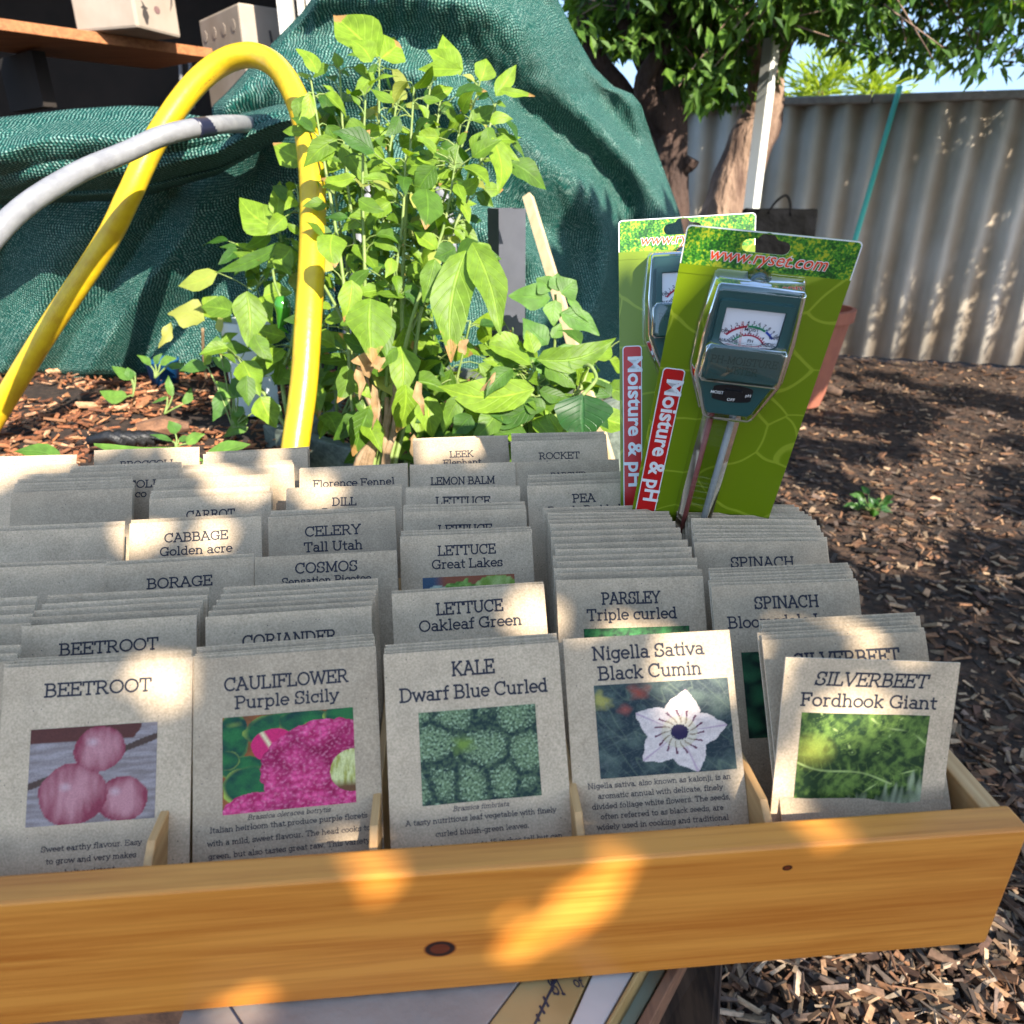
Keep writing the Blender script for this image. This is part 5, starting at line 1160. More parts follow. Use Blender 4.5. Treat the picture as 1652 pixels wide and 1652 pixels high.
# ================================================================ PLANTS
LG = leaf_mat('chilli_leaf', (.028, .10, .010), (.22, .35, .022))
LB = leaf_mat('basil_leaf', (.07, .18, .03), (.14, .28, .04), vein=(1.3, 1.25, 1.3))
LD = leaf_mat('capsicum_leaf', (.022, .085, .018), (.07, .17, .03), rough=.35)
STG = mat('green_stem', (.16, .24, .05), .55, var=(.24, .30, .09), vscale=60); STB = mat('woody_stem', (.22, .14, .07), .8, var=(.32, .22, .13), vscale=50, bump=.3, bscale=150)
FRU = mat('green_fruit', (.04, .2, .015), .15, spec=.7)
VIEW = lambda p: (Vector((0, 0, CH))-p).normalized()
def leaf(m_, B, T, wd, nrm, fold=.25, droop=.25, wavy=.06, tint=None, yel=0, brown=0, nu=4, nv=7, shape=.38, lobes=0):
    B = Vector(B); T = Vector(T); d = T-B; Ln = d.length; d.normalize()
    nrm = Vector(nrm); s_ = d.cross(nrm)
    if s_.length < 1e-3: s_ = d.cross(Vector((.3, .2, 1)))
    s_.normalize(); n = s_.cross(d).normalized(); base = len(m_.v)
    t1 = R.random() if tint is None else tint; ph = R.uniform(0, 9); cv = R.uniform(-.12, .12)
    uvs = []
    for j in range(nv+1):
        v = j/nv
        w_ = (math.sin(math.pi*v**.72)**.85)*(1-.35*max(0, v-.5)) if 0 < v < 1 else 0
        w_ = max(w_, .03)*wd/2
        for i in range(-nu//2, nu//2+1):
            u = i/(nu/2)
            ww = w_*(1+wavy*1.6*math.sin(v*11+ph+(2 if u > 0 else 0))) if abs(u) == 1 else w_
            p = B+d*(Ln*v)+s_*(ww*u+cv*Ln*math.sin(math.pi*v))+n*(fold*abs(u)*w_ - droop*Ln*(v*v-.15*v)+wavy*Ln*.35*abs(u)*math.sin(v*9+ph+u))
            m_.vert(p); uvs.append((u, v))
    k = nu+1
    for j in range(nv):
        for i in range(nu):
            a = j*k+i; q_ = (a, a+1, a+k+1, a+k)
            m_.face([base+z for z in q_], [uvs[z] for z in q_], (t1, yel, brown))
def pn(): return Vector((R.gauss(.25, .5), R.gauss(-.75, .4), R.gauss(.75, .45))).normalized()
def hero(m_, b, t, w_px, D, dt=0, nrm=None, **k):
    B = pd(b[0], b[1], D); T = pd(t[0], t[1], D+dt); leaf(m_, B, T, w_px*D/F, nrm or (VIEW(B)+Vector((.25, 0, .35))+pn()*.25), **k)
# ---- tall chilli bush
ch = thing('chilli_plant', 'tall bushy chilli plant with pale green and scorched leaves in the middle', 'plant', tuple(pd(600, 760, 1.18)))
ch0 = Vector(ch.location)
fol = MB(); stm = MB(); wod = MB()
tops = [(500, 120), (530, 190), (548, 110), (590, 150), (612, 95), (640, 165), (668, 140), (700, 95), (712, 150), (745, 190), (775, 130), (800, 165), (570, 240), (655, 240), (735, 260), (480, 300), (620, 330), (760, 320), (690, 380), (560, 420)]
paths = []
for k, (tx_, ty_) in enumerate(tops):
    D1 = R.uniform(1.06, 1.30); bx = 596+R.uniform(-14, 22)+(tx_-620)*.06; mx_ = lerp(bx, tx_, .38)+R.gauss(0, 8)
    P = [pd(bx, 780, 1.19), pd(lerp(bx, mx_, .5)+R.gauss(0, 5), 650, 1.18), pd(mx_, lerp(700, ty_, .42), lerp(1.18, D1, .5)), pd(lerp(mx_, tx_, .62)+R.gauss(0, 7), lerp(700, ty_, .74), lerp(1.18, D1, .8)), pd(tx_, ty_, D1)]
    P = catmull(P, 5); paths.append((P, D1)); n_ = len(P)
    stm.tube(P, [lerp(.0048, .0014, i/(n_-1)) for i in range(n_)], 6)
for k in range(7):   # woody base
    bx = 560+k*11; P = catmull([pd(bx+R.gauss(0, 6), 800, 1.19), pd(bx+8+R.gauss(0, 10), 740, 1.17), pd(590+k*9+R.gauss(0, 10), 690, 1.17), pd(588+k*11+R.gauss(0, 12), 600+R.uniform(-40, 60), 1.17)], 5)
    wod.tube(P, [lerp(.008, .003, i/(len(P)-1)) for i in range(len(P))], 7, wob=.6)
def scatter_leaves(m_, paths, n, smin, smax, tmin=.3, twig=True, yel=.05, brown=.15, stems=None):
    for _ in range(n):
        P, D1 = R.choice(paths); f = R.uniform(tmin, 1)**.7; i = min(len(P)-2, int(f*(len(P)-1))); p = P[i].lerp(P[i+1], R.random())
        a = R.uniform(0, 6.28); out = Vector((math.cos(a), math.sin(a)*.7-.1, R.gauss(.1, .5))).normalized()
        L_ = R.uniform(smin, smax)*(1 if R.random() > .1 else 1.35); pet = L_*R.uniform(.25, .8)
        q_ = p+out*pet+Vector((0, 0, pet*.3)); d = (out+Vector((0, 0, R.gauss(-.35, .45)))).normalized()
        (stems or m_).tube([p, p.lerp(q_, .5)+Vector((0, 0, .003)), q_], [.0012, .001, .0008], 4, caps=False)
        nrm = (pn()+SUN*.6); leaf(m_, q_, q_+d*L_, L_*R.uniform(.48, .68), nrm, fold=R.uniform(.0, .5), droop=R.uniform(-.05, .45), yel=(R.uniform(.5, .9) if R.random() < yel else 0), brown=(1 if R.random() < brown else 0), nv=6)
scatter_leaves(fol, paths, 430, .015, .046, tmin=.42, stems=stm)
scatter_leaves(fol, paths, 100, .03, .07, tmin=.12, stems=stm)
H_ = [((612, 92), (538, 22), 72, 1.10, .03), ((614, 94), (646, 66), 56, 1.12, .02), ((600, 100), (566, 60), 40, 1.08, .0), ((512, 118), (477, 72), 27, 1.1, 0), ((742, 122), (718, 47), 36, 1.12, 0),
      ((742, 112), (688, 76), 36, 1.08, 0), ((745, 112), (672, 108), 26, 1.06, 0), ((775, 131), (786, 92), 36, 1.12, 0), ((800, 155), (834, 102), 26, 1.12, 0), ((806, 146), (863, 154), 15, 1.1, 0), ((790, 196), (828, 190), 20, 1.1, 0),
      ((795, 222), (806, 309), 38, 1.08, -.02), ((786, 205), (800, 245), 26, 1.09, 0), ((688, 305), (690, 362), 52, 1.04, -.03), ((537, 378), (541, 425), 48, 1.04, -.02), ((590, 205), (548, 218), 34, 1.06, 0), ((568, 245), (598, 208), 26, 1.06, 0),
      ((540, 246), (503, 252), 22, 1.05, 0), ((574, 285), (516, 287), 20, 1.05, 0), ((578, 322), (620, 340), 26, 1.05, 0), ((500, 150), (480, 204), 22, 1.06, 0), ((505, 210), (470, 190), 18, 1.06, 0),
      ((752, 405), (730, 578), 68, 1.02, -.02), ((762, 392), (810, 528), 56, 1.02, -.03), ((702, 418), (684, 487), 34, 1.02, 0), ((598, 482), (603, 582), 74, 1.02, -.02), ((568, 452), (556, 518), 38, 1.03, 0), ((608, 500), (622, 576), 44, 1.04, 0),
      ((705, 402), (668, 372), 30, 1.04, 0), ((735, 400), (700, 415), 36, 1.03, 0), ((765, 395), (800, 420), 34, 1.05, 0), ((640, 560), (610, 600), 30, 1.05, 0), ((560, 590), (545, 650), 34, 1.06, 0), ((655, 620), (640, 700), 44, 1.1, .02), ((690, 640), (700, 705), 46, 1.1, 0), ((570, 610), (600, 640), 26, 1.1, 0)]
BRN = {13, 14, 22, 25}
for i, (b_, t__, w_, D, dt) in enumerate(H_): hero(fol, b_, t__, w_, D, dt, droop=R.uniform(.02, .2), fold=R.uniform(.1, .35), brown=1 if i in BRN else (1 if R.random() < .2 else 0), yel=0, nu=6, nv=10, tint=(.9 if i < 12 else None))
# dry curled leaves hanging low
dry = MB()
for (b_, t__, w_) in (((585, 570), (598, 605), 40), ((575, 590), (585, 640), 16), ((672, 615), (690, 665), 16), ((600, 620), (604, 690), 12), ((668, 700), (676, 745), 12), ((740, 550), (752, 570), 22), ((612, 598), (596, 575), 26), ((800, 600), (770, 640), 8)):
    hero(dry, b_, t__, w_, 1.03, 0, droop=.5, fold=.8, wavy=.2, brown=1, yel=0)
for m__, nm, mt in ((fol, 'foliage', LG), (stm, 'green_stem', STG), (wod, 'woody_stem', STB)):
    o = m__.obj(nm, mt, smooth=True); o.data.transform(Matrix.Translation(-ch0)); o.parent = ch
DRY = mat('dry_leaf', (.33, .19, .08), .85, var=(.5, .34, .17), vscale=60, trans=.3)
o = dry.obj('dry_leaves', DRY, smooth=True); o.data.transform(Matrix.Translation(-ch0)); o.parent = ch
def finish(root, parts):
    for m__, nm, mt in parts:
        if m__.f: o = m__.obj(nm, mt, smooth=True); o.data.transform(Matrix.Translation(-Vector(root.location))); o.parent = root
def pods(m_, spots):
    for (x, y, L_, r_, D) in spots:
        p = pd(x, y, D); P = [p+Vector((R.gauss(0, .001)*i, 0, -L_*i/6)) for i in range(7)]
        m_.tube(P, [r_*k for k in (.55, 1, 1, .9, .7, .4, .1)], 10)
# ---- capsicum at the left of the yellow hoop
le = thing('chilli_plant', 'leafy chilli plant with a hanging green pod, left of the yellow hoop', 'plant', tuple(pd(455, 700, 1.45)))
f1, s1_, fr1 = MB(), MB(), MB()
ps = []
for P in (((470, 700), (455, 610), (470, 560), (478, 480), (470, 400)), ((462, 690), (430, 640), (405, 610), (380, 575), (350, 560)), ((478, 440), (440, 440), (410, 470)), ((485, 420), (440, 420), (400, 405)), ((478, 470), (462, 420), (450, 370))):
    C_ = catmull([pd(x, y, 1.35) for x, y in P], 5); ps.append((C_, 1.35)); s1_.tube(C_, [lerp(.0045, .002, i/(len(C_)-1)) for i in range(len(C_))], 6)
scatter_leaves(f1, ps, 55, .028, .06, tmin=.25, stems=s1_, brown=.08)
for b_, t__, w_, y_ in (((458, 372), (385, 316), 62, 0), ((462, 392), (344, 440), 24, 0), ((398, 470), (401, 560), 50, 0), ((378, 502), (322, 492), 40, 0), ((425, 478), (470, 470), 34, 0), ((440, 300), (482, 340), 22, 0), ((446, 350), (452, 290), 28, 0), ((470, 400), (430, 430), 40, 0), ((440, 410), (470, 445), 30, 0), ((410, 540), (440, 580), 30, 0), ((420, 640), (446, 690), 44, 0), ((398, 606), (402, 655), 30, 0)):
    hero(f1, b_, t__, w_, 1.28, 0, droop=R.uniform(0, .15), fold=.15, nu=6, nv=10, tint=.8 if w_ > 55 else None)
pods(fr1, ((452, 478, .062, .0135, 1.24),)); s1_.tube(catmull([pd(440, 435, 1.26), pd(444, 458, 1.25), pd(452, 478, 1.24)], 4), .0022, 6)
finish(le, ((f1, 'foliage', LG), (s1_, 'stem', STG), (fr1, 'pod', FRU)))
# ---- yellowing cucumber-like leaf on a stalk
ye = thing('seedling', 'seedling with a pale yellow leaf on a tall brown stalk at the left', 'plant', tuple(pd(330, 610, 1.75)))
f2, s2b = MB(), MB(); C_ = catmull([pd(333, 612, 1.7), pd(328, 570, 1.65), pd(327, 530, 1.6)], 5); s2b.tube(C_, .0035, 6)
hero(f2, (330, 518), (268, 503), 46, 1.58, 0, yel=.75, wavy=.14, fold=.1, droop=.1, nu=6, nv=9); hero(f2, (276, 520), (254, 562), 16, 1.58, 0, yel=1, wavy=.2); hero(f2, (330, 500), (352, 478), 22, 1.6, 0)
hero(f2, (330, 492), (372, 515), 44, 1.6, 0, tint=1)
finish(ye, ((f2, 'foliage', LG), (s2b, 'stem', STB)))
# ---- young seedlings on the bed: round pale leaves
def seedling(label, cx, cy, D, leaves, name='seedling'):
    r_ = thing(name, label, 'seedling', tuple(pd(cx, cy, D)))
    f3, s3 = MB(), MB()
    for b_, t__, w_ in leaves:
        s3.tube(catmull([pd(cx, cy, D), pd((cx+b_[0])/2+2, (cy+b_[1])/2-2, D), pd(b_[0], b_[1], D)], 4), .0018*D/1.5, 5)
        hero(f3, b_, t__, w_, D, 0, droop=.05, fold=.1, tint=R.random(), nu=4, nv=8)
    finish(r_, ((f3, 'foliage', LB), (s3, 'stem', STG)))
seedling('pale round leaved seedling behind the dark planter pot soil, with a tall leaf', 375, 690, 1.5, [((362, 625), (343, 680), 28), ((356, 572), (350, 542), 32), ((335, 592), (288, 598), 22), ((372, 600), (340, 575), 20), ((378, 640), (404, 606), 32), ((384, 642), (348, 614), 22), ((395, 665), (370, 660), 20), ((400, 690), (360, 706), 18), ((380, 660), (388, 700), 24), ((430, 650), (444, 690), 40)])
seedling('small two leaved seedling low in front of the bark slab', 283, 722, 1.38, [((283, 700), (272, 678), 22), ((288, 710), (308, 704), 10), ((278, 712), (240, 700), 9), ((300, 716), (330, 700), 18)])
seedling('sprig with a narrow toothed leaf on the mulch', 265, 668, 1.6, [((278, 640), (272, 605), 13), ((296, 652), (308, 625), 14), ((270, 640), (245, 650), 6)])
seedling('light green sprig at the left edge of the bed', 214, 640, 1.7, [((212, 612), (205, 592), 16), ((218, 606), (196, 603), 12), ((214, 612), (180, 590), 20), ((205, 640), (160, 630), 24)])
seedling('dark seedlings beneath the shade cloth hem', 250, 610, 1.85, [((243, 590), (220, 572), 12), ((258, 588), (285, 578), 14), ((270, 590), (300, 585), 12), ((250, 588), (262, 570), 10)])
# broad leaf lying right behind the packets
br_ = thing('marrow_leaf', 'broad bright green leaves just above the back left packets', 'plant', tuple(pd(300, 760, 1.0)))
f4, s4 = MB(), MB()
hero(f4, (330, 742), (150, 712), 34, .98, 0, nrm=(0, -.3, 1), tint=1, droop=.05); hero(f4, (330, 745), (400, 712), 42, .98, 0, nrm=(0, -.4, 1), tint=.9, droop=.1); hero(f4, (100, 742), (10, 715), 34, 1, 0, nrm=(0, -.3, 1), tint=.8)
s4.tube([pd(330, 745, .98), pd(330, 800, .98)+Vector((0, .05, -.1)), pd(330, 860, 1.1)], .004, 6)
finish(br_, ((f4, 'foliage', LB), (s4, 'stem', STG)))
# ---- capsicum and basil at the right
cp = thing('capsicum_plant', 'young capsicum plant with large glossy leaves right of the chilli', 'plant', tuple(pd(870, 760, 1.1)))
f5, s5, fr5 = MB(), MB(), MB(); ps = []
for P in (((870, 760), (872, 680), (868, 620), (858, 580)), ((872, 700), (905, 660), (935, 630), (950, 590)), ((870, 740), (842, 690), (830, 640)), ((868, 650), (850, 625), (860, 600))):
    C_ = catmull([pd(x, y, 1.08) for x, y in P], 5); ps.append((C_, 1.08)); s5.tube(C_, [lerp(.0045, .002, i/(len(C_)-1)) for i in range(len(C_))], 6)
scatter_leaves(f5, ps, 60, .03, .06, tmin=.1, stems=s5, brown=0, yel=0)
for b_, t__, w_, mt_t in (((862, 628), (706, 621), 62, .9), ((866, 580), (996, 543), 46, .5), ((856, 588), (776, 552), 32, .7), ((862, 570), (850, 532), 30, .8), ((880, 590), (930, 625), 44, .3), ((868, 650), (780, 690), 40, .1), ((830, 680), (775, 640), 44, .05), ((850, 700), (790, 705), 36, .2), ((880, 660), (840, 640), 30, .2), ((870, 630), (920, 640), 26, .2), ((905, 700), (880, 660), 22, .9), ((985, 640), (955, 610), 30, .1), ((760, 670), (730, 700), 36, .1), ((745, 640), (720, 690), 30, .4)):
    hero(f5, b_, t__, w_, 1.04, 0, droop=R.uniform(0, .12), fold=.2, tint=mt_t, nu=6, nv=10)
finish(cp, ((f5, 'foliage', LG), (s5, 'stem', STG)))
cf = thing('capsicum_plant', 'broad dark green blistered leaf low behind the ROCKET packet', 'plant', tuple(pd(940, 760, .98)))
f6, s6 = MB(), MB(); hero(f6, (940, 636), (942, 712), 92, .98, 0, tint=0, droop=.1, fold=.1, nu=8, nv=10, nrm=(0, -1, -.3)); hero(f6, (955, 645), (985, 690), 30, 1.0, 0, tint=.2); s6.tube(catmull([pd(940, 637, .98), pd(962, 610, 1.02), pd(945, 590, 1.04), pd(925, 650, 1.1), pd(930, 780, 1.1)], 5), .0028, 6)
finish(cf, ((f6, 'foliage', LD), (s6, 'stem', STG)))
bs = thing('basil_plant', 'pale smooth leaved plant on the timber stake', 'plant', tuple(pd(895, 640, 1.3)))
f7, s7 = MB(), MB()
s7.tube(catmull([pd(897, 700, 1.3), pd(893, 600, 1.28), pd(897, 520, 1.25), pd(896, 475, 1.24)], 5), .0025, 6)
for b_, t__, w_ in (((888, 482), (820, 476), 44), ((905, 474), (930, 452), 44), ((888, 470), (866, 448), 38), ((896, 484), (894, 526), 32), ((904, 505), (968, 540), 38), ((884, 556), (844, 512), 42), ((915, 480), (950, 520), 14), ((890, 545), (905, 520), 20), ((900, 470), (900, 440), 30), ((900, 560), (960, 590), 24), ((892, 600), (850, 575), 26)):
    hero(f7, b_, t__, w_, 1.22, 0, droop=.05, fold=.12, tint=R.uniform(.3, 1), nu=4, nv=9)
finish(bs, ((f7, 'foliage', LB), (s7, 'stem', STG)))
# low filler plants at the foot of the chilli: own plants with big dim leaves
for k, (lab, cx, cy, D, n_) in enumerate((('leafy undergrowth plant at the foot of the chilli', 640, 740, 1.3, 60), ('leafy plant filling the gap behind the LEEK packet', 730, 730, 1.28, 60), ('low leafy plant behind the right hand capsicum', 860, 740, 1.35, 60), ('leafy plant in shade just behind the yellow hoop', 540, 660, 1.42, 40))):
    r_ = thing('leafy_plant', lab, 'plant', tuple(pd(cx, cy+30, D))); f8, s8 = MB(), MB(); ps = []
    for j in range(5):
        C_ = catmull([pd(cx+R.gauss(0, 6), cy+40, D), pd(cx+R.gauss(0, 24), cy-50, D), pd(cx+R.gauss(0, 46), cy-R.uniform(90, 230), D+R.gauss(0, .04))], 6); ps.append((C_, D)); s8.tube(C_, [lerp(.004, .0015, i/(len(C_)-1)) for i in range(len(C_))], 6)
    scatter_leaves(f8, ps, n_, .035, .075, tmin=.02, stems=s8, brown=.1)
    finish(r_, ((f8, 'foliage', LG), (s8, 'stem', STG)))

# ================================================================ TREES
BARK = mat('tree_bark', (.12, .07, .05), .9, var=(.36, .24, .165), vscale=9, detail=8, stretch=(1, 1, .35), bump=1, bscale=28)
BARKD = mat('dark_bark', (.028, .016, .012), .9, var=(.10, .058, .042), vscale=9, detail=8, stretch=(1, 1, .35), bump=1, bscale=28)
TL = leaf_mat('tree_leaf', (.030, .095, .014), (.15, .27, .035), trans=.4)
TL2 = leaf_mat('palm_leaf', (.20, .30, .03), (.34, .42, .05), trans=.45)
def tleaf(m_, p, d, L_, wd, nrm, tint):
    s_ = d.cross(nrm)
    if s_.length < 1e-3: return
    s_.normalize(); n = s_.cross(d); b0 = len(m_.v)
    m_.v += [tuple(p), tuple(p+d*L_*.45+s_*wd/2+n*wd*.12), tuple(p+d*L_-n*L_*.12), tuple(p+d*L_*.45-s_*wd/2+n*wd*.12)]
    c = (tint, 0, 0)
    m_.face((b0, b0+1, b0+2), [(0, 0), (1, .45), (0, 1)], c); m_.face((b0, b0+2, b0+3), [(0, 0), (0, 1), (-1, .45)], c)
def tree(label, limbs, crown, n_leaf, LT_, keep=None, size=(.05, .09), name='tree', bark=None):
    base = limbs[0][0][0]; r_ = thing(name, label, 'tree', (base.x, base.y, 0)); off = Vector((base.x, base.y, 0))
    m_ = MB()
    for P, rr in limbs:
        C_ = catmull(P, 6); m_.tube([c-off for c in C_], [interp(i/(len(C_)-1), rr) for i in range(len(C_))], 16, wob=.35)
    m_.obj('trunk', bark or BARK, r_, smooth=True)
    m_ = MB(); tw = MB(); cnt = 0
    while cnt < n_leaf:
        c, rx_, ry_, rz_ = R.choice(crown)
        # leaves hang in sprays
        s0 = Vector((R.gauss(0, .45), R.gauss(0, .45), R.gauss(0, .45))); s0 = Vector((c.x+s0.x*rx_, c.y+s0.y*ry_, c.z+s0.z*rz_))
        dr = Vector((R.gauss(0, 1), R.gauss(0, 1), R.gauss(-.5, .4))).normalized()
        tt = min(1, max(0, .35+.6*n3(s0.x*2.2, s0.y*2.2, s0.z*2.2)))
        for k in range(9):
            p = s0+dr*.035*k+Vector((R.gauss(0, .02), R.gauss(0, .02), R.gauss(0, .02)))
            if keep and not keep(p): continue
            d = (dr+Vector((R.gauss(0, .7), R.gauss(0, .7), R.gauss(-.5, .5)))).normalized(); L_ = R.uniform(*size)
            tleaf(m_, p-off, d, L_, L_*R.uniform(.35, .5), pn(), min(1, max(0, tt+R.gauss(0, .2)))); cnt += 1
        if not keep or (keep(s0) and keep(s0+dr*.3)): tw.tube([s0-off, s0+dr*.3-off], [.004, .002], 4, caps=False)
    b0 = len(m_.v); m_.v += tw.v
    for f_ in tw.f: m_.face([b0+i for i in f_], None, None, 1)
    m_.obj('crown', [LT_, BARK], r_)
    return r_
def proj(p):
    q_ = p-Vector((0, 0, CH)); dpt = q_.y*CC-q_.z*SS
    if dpt <= .05: return None
    return 826+F*q_.x/dpt, 826-F*(q_.z*CC+q_.y*SS)/dpt
LIT = [(pY(x, y, Y), r_) for x, y, Y, r_ in ((1165, 330, 4.95, .22), (1185, 270, 4.95, .2), (1215, 215, 4.95, .18), (1235, 160, 4.9, .12), (1238, 100, 4.6, .12), (1228, 190, 4.6, .12), (1216, 300, 4.6, .14))]
def low_edge(p):
    for o_, r_ in LIT:
        v_ = p-o_; s_ = v_.dot(SUN)
        if s_ > .35 and (v_-SUN*s_).length < r_: return False
    if p.z > 3.6: return True
    q_ = proj(p)
    if not q_: return False
    x, y = q_
    lim = interp(x, [(890, -20), (930, 60), (985, 85), (1050, 75), (1085, 130), (1110, 160), (1160, 172), (1210, 172), (1262, 150), (1275, 60), (1300, 50), (1340, 62), (1352, 84), (1380, 92), (1450, 108), (1700, 130)])
    if y > lim+8*n3(x*.05, 2): return False
    if x < 905: return False
    if 1200 < x < 1268 and y > 45 and p.y < 4.75: return False
    return n3(p.x*3.1, p.y*3.1, p.z*3.1+3) > (-.14 if p.x < 1.9 else -.34)
zA = 4.35
def g0(x, y, Y): p = pY(x, y, Y); return p
tA = [([Vector((g0(1078, 420, zA).x, zA, -.05)), Vector((g0(1078, 420, zA).x, zA, .5)), g0(1078, 420, zA), g0(1078, 330, zA), g0(1084, 260, zA), g0(1082, 190, zA), g0(1062, 130, zA), g0(1036, 80, zA), g0(1008, 20, zA), g0(980, -90, zA)], [(0, .14), (.25, .10), (.42, .095), (.55, .075), (1, .05)]),
      ([g0(1082, 275, zA), g0(1050, 215, zA+.05), g0(1012, 160, zA+.1), g0(970, 105, zA+.1), g0(930, 30, zA+.1)], [(0, .06), (.4, .055), (1, .045)]),
      ([g0(1075, 215, zA), g0(1040, 140, zA-.1), g0(1075, 60, zA-.1), g0(1090, -40, zA)], [(0, .06), (1, .03)]),
      ([g0(1084, 272, zA), g0(1108, 262, zA-.05), g0(1114, 254, zA-.06)], [(0, .05), (1, .045)])]
V_ = Vector
tree('forked dark barked tree behind the right edge of the shade cloth', tA, [(V_((1.0, 4.3, 2.35)), .9, .8, .75), (V_((1.5, 4.0, 2.4)), .9, .7, .7), (V_((.9, 4.6, 2.0)), .6, .6, .5)], 12500, TL, low_edge, size=(.06, .10), bark=BARKD)
zB = 5.0
tB = [([Vector((g0(1120, 480, zB).x, zB, -.05)), g0(1135, 440, zB), g0(1160, 360, zB), g0(1185, 290, zB), g0(1215, 220, zB), g0(1233, 160, zB), g0(1240, 100, zB), g0(1248, 40, zB), g0(1262, -60, zB)], [(0, .17), (.3, .15), (.5, .125), (.7, .10), (1, .06)]),
      ([g0(1215, 215, zB), g0(1222, 130, zB-.05), g0(1215, 60, zB-.1), g0(1180, -30, zB-.1)], [(0, .07), (1, .04)]),
      ([g0(1240, 130, zB), g0(1290, 30, zB), g0(1380, -40, zB)], [(0, .06), (1, .03)])]
tree('pale barked tree leaning right beside the white post', tB, [(V_((2.2, 4.9, 2.5)), 1.0, .8, .8), (V_((1.8, 4.5, 2.6)), 1.0, .8, .8), (V_((3.2, 5.1, 2.7)), 1.2, .8, .8), (V_((4.2, 5.0, 2.8)), 1.0, .8, .9), (V_((4.4, 3.2, 3.0)), 1.2, .9, .8), (V_((3.9, 3.2, 3.3)), .7, .8, .7), (V_((4.6, 3.2, 2.9)), 1.1, .8, .7)], 30000, TL, low_edge, size=(.055, .095))  # nearer clusters lie out of view, added to shade the fence
# palm-like foliage beyond the fence
for lab, cx, cy, Y in (('yellow green palm fronds beyond the fence, beside the sky gap', 1330, 130, 8.2), ('smaller yellow green palm beyond the fence further right', 1412, 130, 8.8)):
    c = pY(cx, cy, Y); r_ = thing('palm', lab, 'palm', (c.x, c.y, 0)); f9 = MB(); s9 = MB()
    s9.tube([V_((0, 0, -.05)), V_((.03, 0, 1.0)), V_((0, 0, c.z-.1))], [.09, .07, .05], 10); s9.obj('trunk', BARK, r_, smooth=True)
    for k in range(46):
        a = R.uniform(0, 6.28); el = R.uniform(-.3, 1.3); d = V_((math.cos(a)*math.cos(el), math.sin(a)*math.cos(el), math.sin(el)))
        for j in range(7): p = V_((0, 0, c.z-.15))+d*(.05+.05*j); tleaf(f9, p, (d+V_((R.gauss(0, .45), R.gauss(0, .45), R.gauss(0, .35)))).normalized(), R.uniform(.12, .24), .035, pn(), R.random())
    f9.obj('crown', TL2, r_)
# little plants on the ground at the right
for lab, px_, py_ in (('small dim green weed in the mulch by the SPINACH packets', 1402, 795),):
    b_ = pz(px_, py_+30, 0); r_ = thing('weed', lab, 'weed', (b_.x, b_.y, 0)); f9, s9 = MB(), MB()
    for k in range(26):
        a = R.uniform(0, 6.28); d = V_((math.cos(a), math.sin(a), R.uniform(.3, 1.5))).normalized(); L_ = R.uniform(.03, .08)
        s9.tube([V_((0, 0, 0)), d*L_], .0018, 4, caps=False); dd = (d+V_((R.gauss(0, .5), R.gauss(0, .5), -.3))).normalized(); leaf(f9, d*L_, d*L_+dd*.05, .028, pn(), nv=5)
    f9.obj('foliage', LD, r_, smooth=True); s9.obj('stem', STG, r_)

# ================================================================ UNSEEN TREE BEHIND THE VIEWER, crown shaped to dapple the box
e1 = V_((-SUN.y, SUN.x, 0)).normalized(); e2 = SUN.cross(e1).normalized()
if e2.z < 0: e2 = -e2
def ab(p): return (p.dot(e1), p.dot(e2))
ZT2 = ZT-.02
bound = [ab(pz(-500, 820, ZT)), ab(pz(0, 790, ZT)), ab(pz(160, 748, ZT)), ab(pz(330, 745, ZT)), ab(pz(420, 734, ZT)), ab(pz(490, 722, ZT)), ab(pz(640, 722, ZT)),
         (ab(pd(1100, 335, .46))[0]-.05, ab(pd(1060, 720, .6))[1]), (ab(pd(1100, 335, .46))[0]-.015, ab(pd(1100, 335, .46))[1]), ab(pd(1250, 335, .455)), ab(pd(1430, 345, .45))]
bound.sort()
ga = ab(pd(1420, 380, .45))[0]
holes = []  # gaps cut in the unseen crown where sun spots should land
for x, y, r_, dz in ((262, 1097, 24, -.035), (838, 980, 24, -.02), (1085, 1040, 24, -.010), (1112, 1055, 46, -.015), (1125, 1085, 36, -.025), (1128, 1110, 20, -.03), (1330, 1150, 22, -.04), (1420, 1040, 12, 0), (362, 789, 15, 0), (410, 783, 15, 0), (346, 866, 17, -.01), (236, 850, 18, 0), (224, 875, 14, -.02), (500, 793, 17, -.01), (525, 798, 12, -.01), (450, 750, 14, 0), (345, 762, 13, 0), (745, 716, 24, -.01), (715, 722, 16, -.01), (575, 1380, 9, -.1), (1160, 1240, 9, -.09), (1172, 1280, 7, -.1)):
    a = ab(pz(x, y, ZT+dz)); dep = (pz(x, y, ZT+dz)-co.location).length; holes.append((*a, r_/F*dep+.0012))
for x, y, r_ in ((590, 1397, 34), (1300, 1330, 24), (1335, 1325, 18), (1010, 1408, 16)):
    p = pz(x, y, CH-.31); holes.append((*ab(p), r_/F*(p-co.location).length*.45))
for x, y, r_ in ((985, 1420, 13), (965, 1436, 16), (938, 1455, 17), (908, 1477, 18), (880, 1500, 18), (850, 1518, 17), (830, 1532, 14), (400, 1612, 12), (370, 1622, 10)):
    p = pY(x, y, .262+.083*(x-826)/1180*.4/1); holes.append((*ab(p), r_/F*.45*.8))
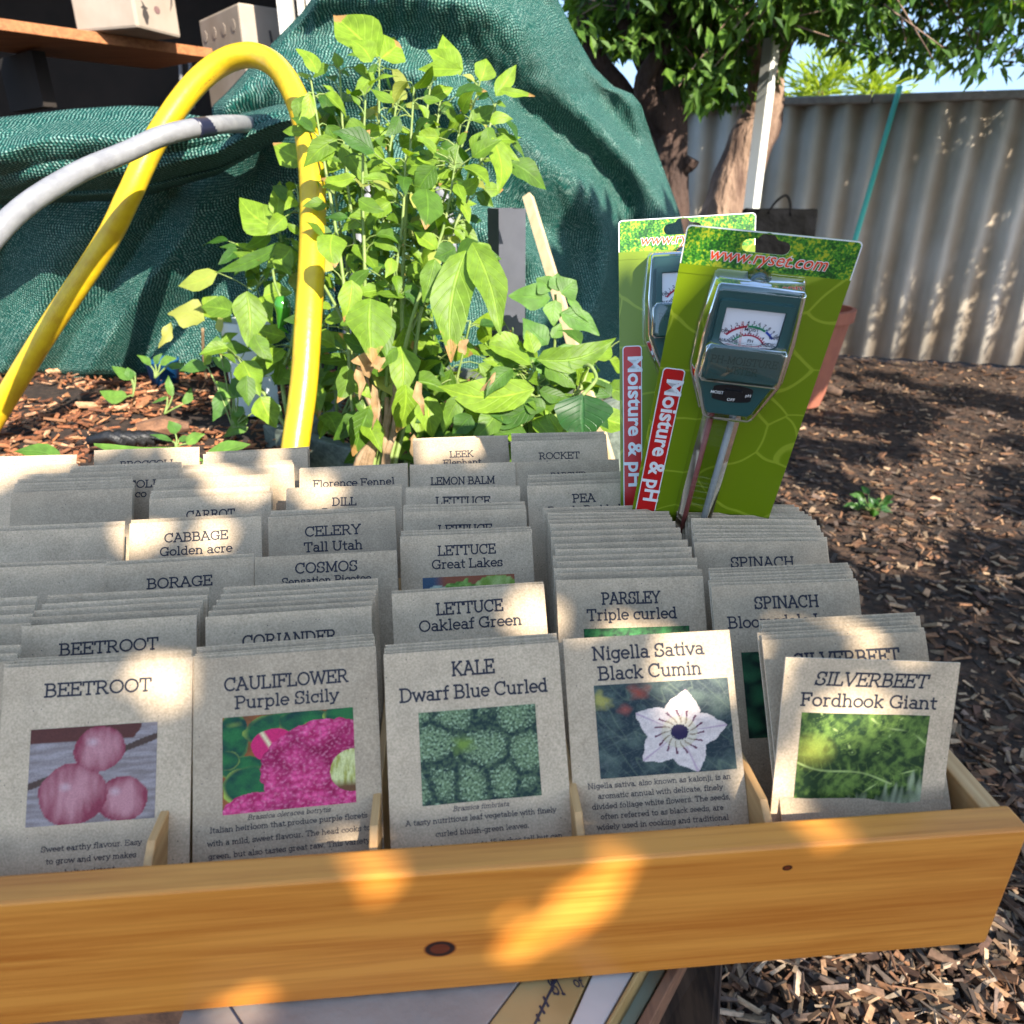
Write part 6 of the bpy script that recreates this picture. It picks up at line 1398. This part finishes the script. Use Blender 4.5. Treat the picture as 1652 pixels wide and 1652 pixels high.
# patches of the floor at the right that get sun
for k in range(46):
    x = R.uniform(1180, 1650); y = R.uniform(560, 1000); p = pz(x, y, 0); holes.append((*ab(p), R.uniform(.008, .06)))
for k in range(18):
    x = R.uniform(1160, 1650); y = R.uniform(1545, 1652); p = pz(x, y, 0); holes.append((*ab(p), R.uniform(.012, .04)))
for x, y in ((1330, 605), (1345, 612), (1355, 620), (1330, 690), (1390, 700), (1300, 690)): p = pz(x, y, 0); holes.append((*ab(p), .07))
for k in range(34):
    x = R.uniform(1290, 1650); y = 590+300*R.random()**1.7; p = pz(x, y, 0)
    for j in range(3): holes.append((ab(p)[0]+j*.07, ab(p)[1]+.01*j, R.uniform(.04, .09)))
CT = 2.8
trunkp = V_((2.6, -3.4, 0))
st_ = thing('unseen_shade_tree', 'unseen leafy tree behind the viewer, crown shaped to dapple the seed box', 'tree', tuple(trunkp))
m_ = MB(); hub = e1*1.0+e2*.95+SUN*(CT+.2)
P = [V_((0, 0, -.05)), V_((-.05, .05, 1.0)), V_((-.1, .1, 1.9)), hub-trunkp]; m_.tube(catmull(P, 6), [lerp(.16, .06, i/18) for i in range(19)], 12, wob=.3); m_.obj('trunk', BARK, st_, smooth=True)
m_ = MB(); n_ok = 0; placed = 0
hl = [(a, b_, r_) for a, b_, r_ in holes]
amin, amax, bmin = -.75, 5.2, .05
def top_b(a): return interp(a, bound)
ga0 = ga+.03
def want(a, b_):
    if a <= ga0: return b_ < top_b(a)-.012+.008*n3(a*14, 3)
    if b_ < .98: return True
    return a > 1.35 and b_ < 1.95 and n3(a*5.5, b_*5.5, 2) > -.75
while placed < 27000 and n_ok < 260000:
    n_ok += 1
    a = R.uniform(amin, .6) if R.random() < .62 else R.uniform(.4, amax); b_ = R.uniform(bmin, 1.95)
    if not want(a, b_): continue
    L_ = R.uniform(.024, .075) if a < ga0 else R.uniform(.06, .15)
    if b_ < .6 and a < ga0: L_ *= 1.5
    wd = L_*R.uniform(.5, .7); an = R.uniform(0, 6.28)
    if b_ < .5 and R.random() < .5: continue
    dx, dy = math.cos(an), math.sin(an); ok = True
    for (ha, hb, hr) in hl:
        qx, qy = ha-a, hb-b_
        if abs(qx) > L_+hr or abs(qy) > L_+hr: continue
        s_ = qx*dx+qy*dy; t_2 = abs(-qx*dy+qy*dx)
        # distance to the leaf rhombus, approximated by its two half axes
        if -hr < s_ < L_+hr:
            hw = wd/2*(1-abs(s_-L_*.45)/(L_*.55)) if 0 <= s_ <= L_ else 0
            if t_2 < max(hw, 0)+hr: ok = False; break
    if not ok: continue
    tt = CT+.10*n3(a*3, b_*3)+R.uniform(-.12, .12)
    p = e1*a+e2*b_+SUN*tt; d = (e1*dx+e2*dy); nr = (SUN+pn()*.25).normalized()
    s_v = d.cross(SUN).normalized(); tl_ = R.gauss(0, .2)
    b0 = len(m_.v); pp_ = p-trunkp
    m_.v += [tuple(pp_), tuple(pp_+d*L_*.45+s_v*wd/2+SUN*wd*tl_), tuple(pp_+d*L_+SUN*L_*R.gauss(0, .2)), tuple(pp_+d*L_*.45-s_v*wd/2-SUN*wd*tl_)]
    c = (R.random(), 0, 0); m_.face((b0, b0+1, b0+2), [(0, 0), (1, .45), (0, 1)], c); m_.face((b0, b0+2, b0+3), [(0, 0), (0, 1), (-1, .45)], c); placed += 1
m_.obj('crown', TL, st_)
print('canopy', placed, n_ok)
